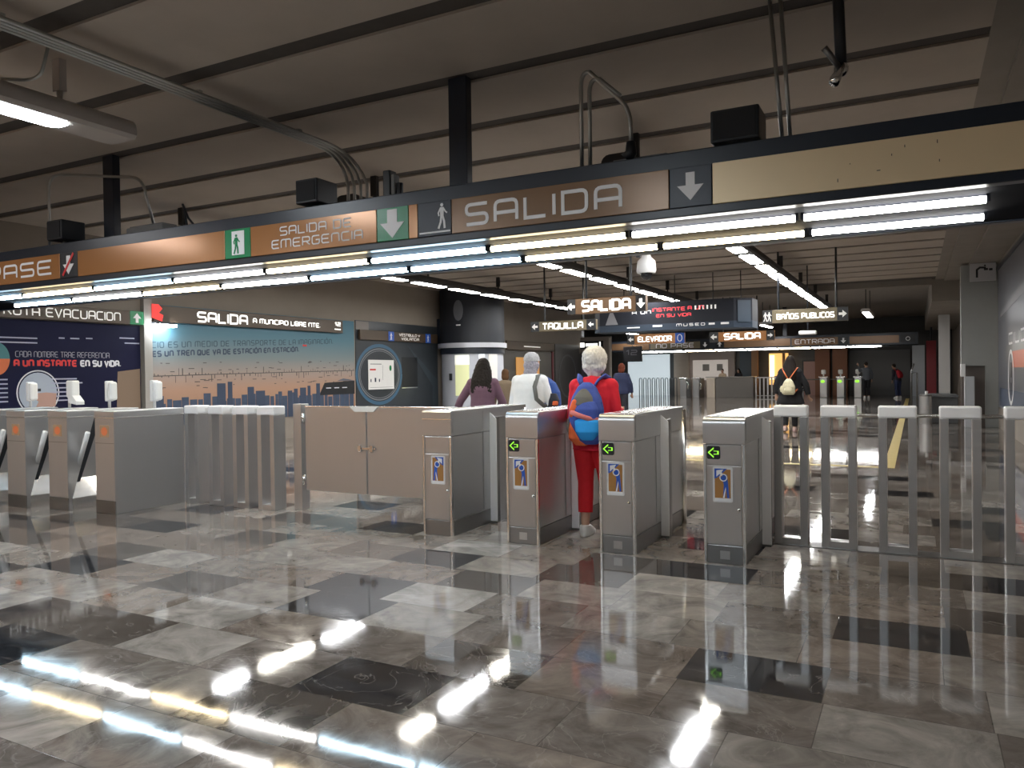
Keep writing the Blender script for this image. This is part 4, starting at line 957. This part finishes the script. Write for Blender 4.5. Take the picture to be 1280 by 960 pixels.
far_cab(-4.15, 'distant steel turnstile with green light, right of the person with cream backpack', True)
far_cab(-3.35, 'distant steel turnstile with green light, middle of three', True)
far_cab(-2.55, 'distant steel turnstile with green light, nearest the walking pair', True)
t = thing('far_railing', 'distant rail linking the three green lit turnstiles', 'railing', (-3, YF+.5, 0))
MB().tube([(-5.2, YF+.55, .92), (-4.35, YF+.55, .92)], .035, 8).tube([(-3.95, YF+.55, .92), (-3.55, YF+.55, .92)], .035, 8).tube([(-3.15, YF+.55, .92), (-2.75, YF+.55, .92)], .035, 8).build('rail', STEELW, t)
MB().tube([(-5.2, YF+.55, 0), (-5.2, YF+.55, .93)], .035, 8).build('post', STEEL, t)
simple('service_counter', 'distant grey service counter with pale end panel', 'counter', [('end_panel', -10.05, -9.6, YF-.05, YF+.8, 0, 1.05, BEIGE), ('front', -9.58, -7.6, YF, YF+.8, 0, 1.08, None), ('top', -10.1, -7.55, YF-.1, YF+.85, 1.08, 1.12, STEELW)], mat('taupe_counter', (.16, .15, .14), .4))
t = thing('far_fence', 'distant low fence of thin bars before the amber lit shop', 'fence', (-6.4, YF, 0))
MB().box(-7.5, -5.4, YF, YF+.05, 1.02, 1.08).box(-7.5, -5.4, YF, YF+.05, .08, .12).build('rail', STEEL, t)
for k in range(11): MB().box(-7.5+.2*k, -7.43+.2*k, YF, YF+.05, 0, 1.05).build('bar', STEEL, t)
simple('white_display_board', 'large bright white board on the far left wall behind the hoops', 'board', [('board', -15.9, -13.25, 46.0, 46.1, 0, 2.5, None)], mat('white_board_glow', (.80, .86, .90), .5, emit=(.8, .93, 1), estr=.55))  # plain white board, glow put in for the strong light on it
t = simple('picture_panel', 'distant pale panel with two square pictures behind the counter', 'display panel', [('panel', -12.0, -9.9, 46.65, 46.7, .9, 2.1, None)], mat('cream_board_glow', (.75, .68, .62), .5, emit=(1, .9, .82), estr=.25))  # weak glow added to the panel colour
flat('picture', [rect(-11.4, 1.45, -11.0, 1.85), rect(-10.55, 1.45, -10.2, 1.85)], (0, 46.65, 0), 's', mat('greyish_print', (.35, .33, .30), .5), t)
t = thing('lit_shop', 'far amber lit shop front behind the low fence', 'shop', (-6.9, 46.3, 0))
bx('back_panel', E_AMBER, t, -7.5, -6.45, 46.4, 46.5, .6, 2.4)
bx('lamp_panel', E_AMBER2, t, -7.45, -7.2, 46.3, 46.38, .9, 2.3)
bx('door_frame', BROWNP, t, -6.75, -6.6, 46.28, 46.38, 0, 2.4)
bx('shelf', BROWNP, t, -7.2, -6.75, 46.25, 46.38, .6, 1.1)
t = thing('pink_door', 'pale pink far door right of the amber shop', 'door', (-5.25, 46.5, 0))
bx('leaf', mat('pink_door_paint', (.50, .30, .26), .5), t, -5.62, -5.0, 46.4, 46.45, 0, 1.9); bx('frame', BLACK, t, -5.7, -4.96, 46.45, 46.5, 0, 2.0)
t = thing('round_sign', 'small dark ring sign panel beside the information panel', 'sign', (-11.0, 33.8, 2.2))
bx('panel', mat('dim_panel', (.04, .04, .045), .5), t, -11.9, -11.0, 33.8, 33.85, 1.9, 2.6)
flat('number', text_polys('12', .25, .9, .18, .4, x0=-11.75, z0=2.2, width=.5), (0, 33.8, 0), 's', mat('dim_print', (.2, .2, .22), .5), t)
MB().tube([(-11.45, 33.82, 2.58), (-11.45, 33.82, 4.25)], .02, 6).build('pole', BLACK, t)

# tactile strips
t = struct('floor_marking_1', MB().box(-3.35, -.42, 12.12, 12.24, 0, .004), YELLOW)
t = struct('floor_marking_2', MB().box(-.42, -.27, 12.12, 41.0, 0, .004), YELLOW)

# ---------------------------------------------------------------- people
def remeshed(name, mb, m, parent, vox=.01, smooth=3):
    me = bpy.data.meshes.new(name + '_raw'); mb.bm.to_mesh(me); mb.bm.free()
    o = bpy.data.objects.new(name, me); C.objects.link(o)
    r = o.modifiers.new('r', 'REMESH'); r.mode = 'VOXEL'; r.voxel_size = vox
    s = o.modifiers.new('s', 'SMOOTH'); s.iterations = smooth; s.factor = .5
    dg = bpy.context.evaluated_depsgraph_get(); dg.update()
    nm = bpy.data.meshes.new_from_object(o.evaluated_get(dg))
    o.modifiers.clear(); o.data = nm; nm.name = name; bpy.data.meshes.remove(me)
    nm.materials.clear(); nm.materials.append(m)
    for p in nm.polygons: p.use_smooth = True
    if parent is not None: o.parent = parent
    return o
def skinm(name, c): return mat(name, c, .55, noise=.06, nscale=20)
def cloth(name, c, noise=.10): return mat(name, c, .85, noise=noise, nscale=18, bump=.5)
def V(*a): return Vector(a)
def person(label, loc, yaw=0, h=1.62, lean=(0, 0), skin=(.42, .25, .17), top=(.5, .5, .5), pants=(.05, .05, .06), shoe=(.6, .6, .6), hem=.80, pant_z=.12,
           larm=None, rarm=None, feet=None, hair='long', haircol=(.02, .015, .012), vox=.009, head_dx=0, topw=1.0, hairm=None, loose=0.0):
    """body faces +Y of its own frame; larm / rarm: (elbow, wrist, hand direction) ; feet: ((xl,yl,zl),(xr,yr,zr))."""
    s = h/1.62
    t = thing('person', label, 'person', loc)
    t.rotation_euler = (0, 0, yaw); t.scale = (s, s, s)
    lx, ly = lean
    def B(p):
        p = Vector(p); k = max(0, p.z-.95); return V(p.x + lx*k, p.y + ly*k, p.z)
    feet = feet or ((-.10, 0, 0), (.10, 0, 0))
    larm = larm or ((-.25, .02, 1.06), (-.25, .10, .82), (0, .1, -1))
    rarm = rarm or ((.25, .02, 1.06), (.25, .10, .82), (0, .1, -1))
    hd = B((head_dx, .03, 1.50))
    def torso(mb, g=0.0, z0=.80, wk=1.0):
        R = [(.80, .150, .100), (.88, .168, .112), (.97, .150, .102), (1.08, .145, .100), (1.20, .165, .108), (1.29, .168, .098), (1.335, .125, .08), (1.37, .06, .06)]
        rs = [(z0, R[0][1]*1.0 + loose, R[0][2] + loose*.7)] if z0 < .79 else []
        for z, a, b in R:
            if z < z0-.001: continue
            rs.append((z, a, b))
        out = []
        for z, a, b in rs:
            c = B((0, 0, z)); out.append((c.x, c.y, z, (a+g)*wk, b+g))
        mb.rings(out, 24)
    def arm(mb, A, g=0.0, side=1, upto=1.0, handy=True):
        sh = B((.155*side, 0, 1.285)); el = B(A[0]); wr = B(A[1])
        m1 = (sh+el)/2; m2 = el.lerp(wr, .4)
        mb.tube([sh + V(-.04*side, 0, .01), sh, m1, el, m2, wr], [.045+g, .052+g, .045+g, .038+g, .037+g, .026+g], 12)
        mb.ell(sh, (.056+g, .056+g, .056+g))
        mb.ell(el, (.038+g, .038+g, .038+g))
        if handy:
            d = Vector(A[2]).normalized()
            sd = d.cross(V(0, 1, 0)) if abs(d.y) < .9 else d.cross(V(0, 0, 1)); sd.normalize(); nn = sd.cross(d)
            pc = wr + d*.045
            mb.tube([wr - d*.01, wr + d*.03, wr + d*.085], [(.022, .019), (.036, .017), (.038, .014)], 10)
            for i, (o_, l_) in enumerate(((-.028, .060), (-.010, .074), (.009, .070), (.027, .054))):
                a = wr + d*.078 + sd*o_; b = a + d*l_*.5 + nn*.004; c = a + d*l_*.85 + nn*.022
                mb.tube([a, b, c], [.0095, .009, .0075], 8); mb.ell(c, (.0076,)*3, seg=8)
            a = wr + d*.03 + sd*(-.028*side); b = a + d*.03 + sd*(-.026*side) + nn*.01; c = b + d*.03 + nn*.008
            mb.tube([a, b, c], [.013, .0105, .008], 8); mb.ell(c, (.0082,)*3, seg=8)
    def leg(mb, f, g=0.0, side=1, zc=0.0):
        hip = V(.085*side, 0, .84); an = V(f[0], f[1]-.03, f[2]+.08)
        kn = hip.lerp(an, .50) + V(.0, .03, 0)
        pts = [hip, hip.lerp(kn, .5), kn, kn.lerp(an, .35), an]; rd = [.088+g, .073+g, .053+g, .052+g, .034+g]
        if zc > 0:
            out = []; ro = []
            for p, r in zip(pts, rd):
                if p.z >= zc+f[2]: out.append(p); ro.append(r)
                else:
                    q = out[-1].lerp(p, (out[-1].z-zc-f[2])/max(1e-4, (out[-1].z-p.z))); out.append(q); ro.append(ro[-1]*.5+r*.5+.004); break
            pts, rd = out, ro
        mb.tube(pts, rd, 14)
    body = MB(); torso(body)
    body.tube([B((0, 0, 1.33)), hd + V(0, -.01, -.06)], [.058, .052], 14)
    body.ell(hd, (.074, .092, .112)).ell(hd + V(0, .045, -.06), (.048, .045, .05))
    body.ell(hd + V(0, .095, -.012), (.012, .016, .024), seg=10)
    for sg in (-1, 1): body.ell(hd + V(.076*sg, -.002, -.008), (.010, .020, .030), seg=10)
    arm(body, larm, 0, -1); arm(body, rarm, 0, 1)
    for f, sg in ((feet[0], -1), (feet[1], 1)):
        leg(body, f, 0, sg); body.ell(V(f[0], f[1]+.03, f[2]+.04), (.036, .10, .034))
    remeshed('body', body, skinm('skin', skin), t, vox=min(vox, .0065) if vox < .0095 else vox, smooth=2)
    ey = MB()
    for sg in (-1, 1): ey.ell(hd + V(.030*sg, .082, .012), (.013, .009, .008), seg=10)
    ey.build('eyes', WHITE, t, True).matrix_parent_inverse = Matrix()
    mo = MB(); mo.ell(hd + V(0, .086, -.062), (.024, .008, .006), seg=10); mo.build('mouth', mat('lips', (.35, .10, .09), .5), t, True).matrix_parent_inverse = Matrix()
    tp = MB(); torso(tp, .016 + loose*.4, hem, topw); 
    def cut(A, side):  # sleeve ends short of the wrist
        a = list(A); e, w_ = Vector(A[0]), Vector(A[1]); a[1] = tuple(e.lerp(w_, .93)); return a
    arm(tp, cut(larm, -1), .013 + loose*.3, -1, handy=False); arm(tp, cut(rarm, 1), .013 + loose*.3, 1, handy=False)
    remeshed('top', tp, top if not isinstance(top, tuple) else cloth('top_cloth', top), t, vox=vox)
    pm = MB(); pm.rings([(0, 0, .78, .13, .10), (0, 0, .86, .176, .122), (0, 0, .93, .172, .118), (0, 0, .99, .15, .105)], 24)
    for f, sg in ((feet[0], -1), (feet[1], 1)): leg(pm, f, .016, sg, pant_z)
    remeshed('trousers', pm, pants if not isinstance(pants, tuple) else cloth('trouser_cloth', pants), t, vox=vox)
    for f, sg in ((feet[0], -1), (feet[1], 1)):
        sm = MB(); x, y_, z = f
        sm.rings([(x, y_+.03, z+.0, .044, .125), (x, y_+.03, z+.03, .048, .13), (x, y_+.0, z+.065, .046, .10), (x, y_-.035, z+.10, .040, .055)], 18, 2.4)
        remeshed('shoe', sm, mat('shoe_leather', shoe, .5) if isinstance(shoe, tuple) else shoe, t, vox=min(vox, .008))
    hm = MB(); hc = hairm or mat('hair', haircol, .7, noise=.5, nscale=40, stretch=(1, 1, .12), bump=1.0, spec=.2)
    if hair == 'long':
        hm.ell(hd + V(0, -.018, .022), (.094, .102, .112))
        hm.rings([(hd.x, hd.y-.16, 1.06, .09, .03), (hd.x+.004, hd.y-.145, 1.18, .15, .05), (hd.x, hd.y-.11, 1.32, .15, .07), (hd.x, hd.y-.05, 1.45, .125, .09), (hd.x, hd.y-.03, 1.55, .09, .09)], 20)
    elif hair == 'bob':
        hm.ell(hd + V(0, -.022, .028), (.112, .112, .118)).ell(hd + V(0, -.035, -.035), (.108, .085, .085))
        hm.tube([hd + V(0, -.055, -.07), hd + V(0, -.055, -.14)], [(.075, .05), (.045, .035)], 14)
    elif hair == 'cap':
        hm.ell(hd + V(0, -.02, -.03), (.092, .095, .10)).ell(hd + V(0, -.055, -.12), (.085, .06, .08))
    elif hair == 'bun':
        hm.ell(hd + V(0, -.02, .022), (.088, .098, .108)).ell(hd + V(0, -.04, -.06), (.09, .07, .10))
    else:
        hm.ell(hd + V(0, -.014, .022), (.080, .094, .104))
    ho = remeshed('hair', hm, hc, t, vox=vox, smooth=2)
    if hair in ('bob', 'cap', 'long') and vox < .012:
        dt = bpy.data.textures.new('lock_texture', 'CLOUDS'); dt.noise_scale = .02
        d = ho.modifiers.new('locks', 'DISPLACE'); d.texture = dt; d.strength = .016; d.mid_level = .5
    return t, hd, B
def placed(o, par): o.parent = par; o.matrix_parent_inverse = Matrix(); return o
def at_person(mb, name, m, root, t_person, smooth=True):
    """builds a mesh in a person's frame under another root that stands at the same place."""
    o = mb.build(name, m, None, smooth); o.parent = root; o.matrix_parent_inverse = Matrix(); return o
def worn(name, label, cat, p):
    r = thing(name, label, cat, tuple(p.location)); r.rotation_euler = p.rotation_euler.copy(); r.scale = p.scale.copy(); return r

# person in red
p, hd, B = person('person in red jacket and red cropped trousers with short grey hair, seen from behind', (-2.475, 6.22, 0), 0.0, 1.62, lean=(.0, .10), top=(.66, .012, .035), pants=(.62, .012, .02), shoe=(.72, .72, .70),
    hem=.74, pant_z=.20, larm=((-.205, .04, 1.02), (-.13, .28, 1.02), (.4, 1, .1)), rarm=((.205, .02, 1.04), (.15, .27, 1.06), (-.3, 1, .1)), feet=((-.055, -.03, 0), (.13, .06, 0)), hair='bob',
    haircol=(.72, .71, .73), vox=.008, skin=(.50, .30, .21), loose=.012)
o = MB(); o.tube([B((-.07, -.01, 1.345)), B((0, -.065, 1.36)), B((.07, -.01, 1.345)), B((.0, .06, 1.34)), B((-.07, -.01, 1.345))], .022, 8)
placed(o.build('collar', bpy.data.materials['top_cloth'], None, True), p)
r = worn('backpack', 'blue orange and grey backpack worn by the person in red', 'backpack', p)
def packpart(name, rs, m, smooth=True, seg=24, power=2.6, vox=.007):
    mb = MB(); mb.rings(rs, seg, power); ob = remeshed(name, mb, m, None, vox); ob.parent = r; return ob
PB = cloth('pack_blue', (.055, .10, .42)); PG = cloth('pack_grey', (.16, .16, .15)); PO = cloth('pack_orange', (.85, .16, .05)); PL = cloth('pack_sky_blue', (.03, .38, .95)); PP = cloth('pack_coral', (.75, .22, .20))
yo = lambda z: -.155 + .10*max(0, z-.95)*1.0
packpart('main_bag', [(.03, yo(.80), .80, .07, .04), (.02, yo(.84), .84, .125, .085), (.01, yo(.95), .95, .150, .10), (0, yo(1.1), 1.10, .150, .10), (0, yo(1.2), 1.20, .125, .085), (.0, yo(1.28), 1.29, .075, .055), (0, yo(1.3), 1.325, .03, .03)], PB)
packpart('top_pocket', [(.0, yo(1.15)-.045, 1.13, .11, .06), (.0, yo(1.2)-.035, 1.20, .095, .06), (0, yo(1.27)-.012, 1.28, .055, .045), (0, yo(1.3), 1.31, .02, .02)], PG)
packpart('middle_pocket', [(.03, yo(1.0)-.07, 1.02, .10, .05), (.035, yo(1.1)-.07, 1.10, .098, .055), (.035, yo(1.16)-.055, 1.165, .07, .04)], PB)
packpart('lower_pocket', [(.04, yo(.82)-.05, .84, .06, .04), (.045, yo(.9)-.07, .91, .105, .065), (.04, yo(1.0)-.065, 1.00, .112, .06), (.04, yo(1.02)-.05, 1.035, .09, .04)], PL)
packpart('orange_side', [(-.03, yo(.8)-.02, .79, .05, .03), (-.07, yo(.86)-.04, .85, .065, .055), (-.095, yo(.95)-.045, .94, .035, .045), (-.105, yo(1)-.04, 1.0, .02, .03)], PO)
packpart('orange_band', [(-.095, yo(1.05)-.05, 1.03, .03, .04), (-.085, yo(1.1)-.055, 1.10, .045, .045), (-.06, yo(1.17)-.055, 1.17, .045, .04), (-.04, yo(1.2)-.05, 1.21, .02, .02)], PO)
o = MB().tube([(-.10, yo(1.07)-.085, 1.075), (-.02, yo(1.05)-.118, 1.05), (.07, yo(1.03)-.115, 1.025), (.135, yo(1.02)-.07, 1.01)], [(.016, .022)]*4, 10); at_person(o, 'coral_band', PP, r, p)
packpart('grey_side', [(-.11, yo(.85), .84, .03, .05), (-.14, yo(.92), .93, .025, .06), (-.145, yo(1.0), 1.02, .012, .05)], PG)
for sg in (-1, 1):
    o = MB().tube([B((.05*sg, -.115, 1.29)), B((.085*sg, -.105, 1.345)), B((.105*sg, -.045, 1.375)), B((.115*sg, .04, 1.35)), B((.12*sg, .115, 1.24)), B((.135*sg, .12, 1.08)), B((.165*sg, .03, .97)), B((.13*sg, -.10, .93))], [(.034, .011)]*8, 10); at_person(o, 'shoulder_strap', PB, r, p)
    o = MB().tube([(.0+.0*sg, yo(1.3)-.0, 1.315), B((.06*sg, -.105, 1.28)), (.135*sg, yo(1.15), 1.15), (.155*sg, yo(1.0), 1.0)], [(.014, .010)]*4, 8); at_person(o, 'side_piping', PP if sg < 0 else PB, r, p)

# person in white
p, hd, B = person('person in white long sleeved top and patterned white cap leaning on the turnstile', (-4.13, 8.3, 0), .06, 1.66, lean=(.03, .12), top=(.93, .93, .93), pants=(.05, .06, .10), shoe=(.3, .3, .3),
    larm=((-.24, .10, 1.02), (-.16, .30, .98), (.4, 1, -.1)), rarm=((.25, .08, 1.02), (.17, .30, .98), (-.3, 1, -.1)), hair='cap', vox=.009, skin=(.45, .27, .18), loose=.02, topw=1.12,
    hairm=mat('grey_scarf_hair', (.40, .38, .44), .8, noise=.6, nscale=40, bump=1.0))
capm = mat('patterned_cap', (.50, .50, .52), .8, noise=.65, nscale=45)
o = MB(); o.rings([(hd.x, hd.y-.01, hd.z+.02, .093, .105), (hd.x, hd.y-.01, hd.z+.06, .093, .103), (hd.x, hd.y-.01, hd.z+.10, .075, .085), (hd.x, hd.y-.01, hd.z+.128, .035, .04)], 24).box(hd.x-.05, hd.x+.05, hd.y+.07, hd.y+.16, hd.z+.028, hd.z+.036, bev=.003)
placed(o.build('cap', capm, None, 'auto'), p)
r = worn('backpack', 'dark blue backpack carried in front by the person in white', 'backpack', p)
packpart('main_bag', [(.20, .16, .93, .09, .09), (.21, .17, 1.0, .13, .12), (.20, .17, 1.15, .13, .12), (.18, .16, 1.26, .10, .10), (.15, .15, 1.33, .04, .05)], cloth('pack_navy', (.03, .08, .30)))
packpart('side_pocket', [(.28, .08, .98, .06, .05), (.29, .08, 1.06, .07, .06), (.27, .09, 1.14, .05, .05)], cloth('pack_black', (.03, .03, .04)))
packpart('orange_patch', [(.32, .05, 1.0, .03, .04), (.325, .05, 1.05, .03, .04)], PO)
o = MB().tube([B((.115, .10, 1.22)), B((.12, .03, 1.36)), B((.12, -.06, 1.35)), B((.12, -.135, 1.22)), B((.15, -.13, 1.08)), B((.20, -.02, 1.0)), B((.22, .1, .98))], [(.026, .010)]*7, 10); at_person(o, 'shoulder_strap', PG, r, p)

# person in purple
p, hd, B = person('person in dusky purple top with long dark hair left of the person in white', (-5.16, 9.0, 0), .25, 1.62, lean=(-.02, .14), top=(.16, .085, .12), pants=(.02, .02, .03), shoe=(.1, .1, .1),
    larm=((-.32, .02, 1.05), (-.42, .10, .86), (-.2, .4, -1)), rarm=((.26, .08, 1.02), (.2, .26, .95), (-.3, 1, -.1)), hair='long', vox=.010, loose=.01)
person('person in tan jacket with brown hair partly hidden beside the round booth', (-7.75, 14.5, 0), .4, 1.52, top=(.16, .12, .08), hair='bun', haircol=(.09, .045, .02), vox=.016)
person('person in navy jacket with reddish hair near the dark passage', (-7.1, 20, 0), -.1, 1.66, lean=(.0, .02), top=(.018, .025, .07), pants=(.02, .02, .03), hair='bun', haircol=(.14, .035, .018), vox=.014, topw=1.15, loose=.03)
p, hd, B = person('person in loose black poncho and black leggings walking away with cream backpack', (-2.53, 18.5, 0), .0, 1.73, top=(.008, .008, .010), pants=(.012, .012, .015), shoe=(.70, .50, .45), hem=.60, loose=.05, topw=1.25,
    larm=((-.28, .0, 1.02), (-.29, .03, .80), (0, .1, -1)), rarm=((.31, .0, 1.02), (.36, .02, .78), (.5, .1, -1)), feet=((-.09, -.12, .03), (.07, .12, 0)), hair='long', vox=.013)
r = worn('backpack', 'small cream drawstring backpack with orange straps on the person in black', 'backpack', p)
CR = mat('cream_lace', (.62, .58, .40), .8, noise=.35, nscale=30, bump=.6)
packpart('bag', [(0, -.26, .80, .10, .04), (0, -.27, .84, .135, .07), (0, -.27, .97, .135, .08), (0, -.25, 1.08, .09, .06), (0, -.235, 1.14, .04, .03)], CR, vox=.01)
packpart('side_pocket', [(-.13, -.27, .86, .03, .04), (-.14, -.27, .93, .035, .04), (-.13, -.27, .99, .02, .03)], CR, vox=.01)
packpart('front_pocket', [(0, -.32, .84, .085, .03), (0, -.335, .90, .09, .035), (0, -.32, .96, .075, .03)], CR, vox=.01)
for sg in (-1, 1):
    o = MB().tube([B((.01*sg, -.24, 1.13)), B((.10*sg, -.16, 1.27)), B((.14*sg, -.09, 1.345)), B((.14*sg, .03, 1.37)), B((.15*sg, .12, 1.25)), B((.18*sg, .0, .95)), B((.13*sg, -.24, .87))], [(.018, .008)]*7, 8); at_person(o, 'strap', cloth('orange_strap', (.62, .17, .06)), r, p)
person('distant person in grey and black with raised arm at the far gates', (-2.12, 41.2, 0), .3, 1.78, top=(.10, .11, .13), pants=(.008, .008, .012), vox=.02, hair='short', larm=((-.25, .1, 1.2), (-.28, .2, 1.45), (-.2, .3, 1)), feet=((-.08, 0, 0), (.10, .05, 0)))
p, hd, B = person('distant person in dark clothes bending forward at the far gates', (-.75, 41.2, 0), .9, 1.66, lean=(0, .35), top=(.02, .02, .03), pants=(.025, .035, .09), vox=.02, hair='short')
r = worn('backpack', 'red backpack on the bending person at the far gates', 'backpack', p)
packpart('bag', [(0, -.13, .95, .12, .07), (0, -.12, 1.08, .16, .10), (0, -.07, 1.22, .14, .09), (0, -.02, 1.32, .07, .05)], cloth('pack_red', (.35, .01, .02)), vox=.02)
for sg in (-1, 1):
    o = MB().tube([B((.1*sg, -.13, 1.25)), B((.12*sg, -.02, 1.38)), B((.12*sg, .1, 1.25)), B((.14*sg, -.02, 1.0))], .014, 8); at_person(o, 'strap', bpy.data.materials['pack_red'], r, p)
person('distant person in cream top with black hair behind the far counter', (-9.5, 43.4, 0), 2.9, 1.55, top=(.55, .42, .30), vox=.02, hair='short')
person('distant person in black with long dark hair beside the far counter', (-8.75, 44.0, 0), 3.0, 1.55, top=(.012, .012, .015), vox=.02)
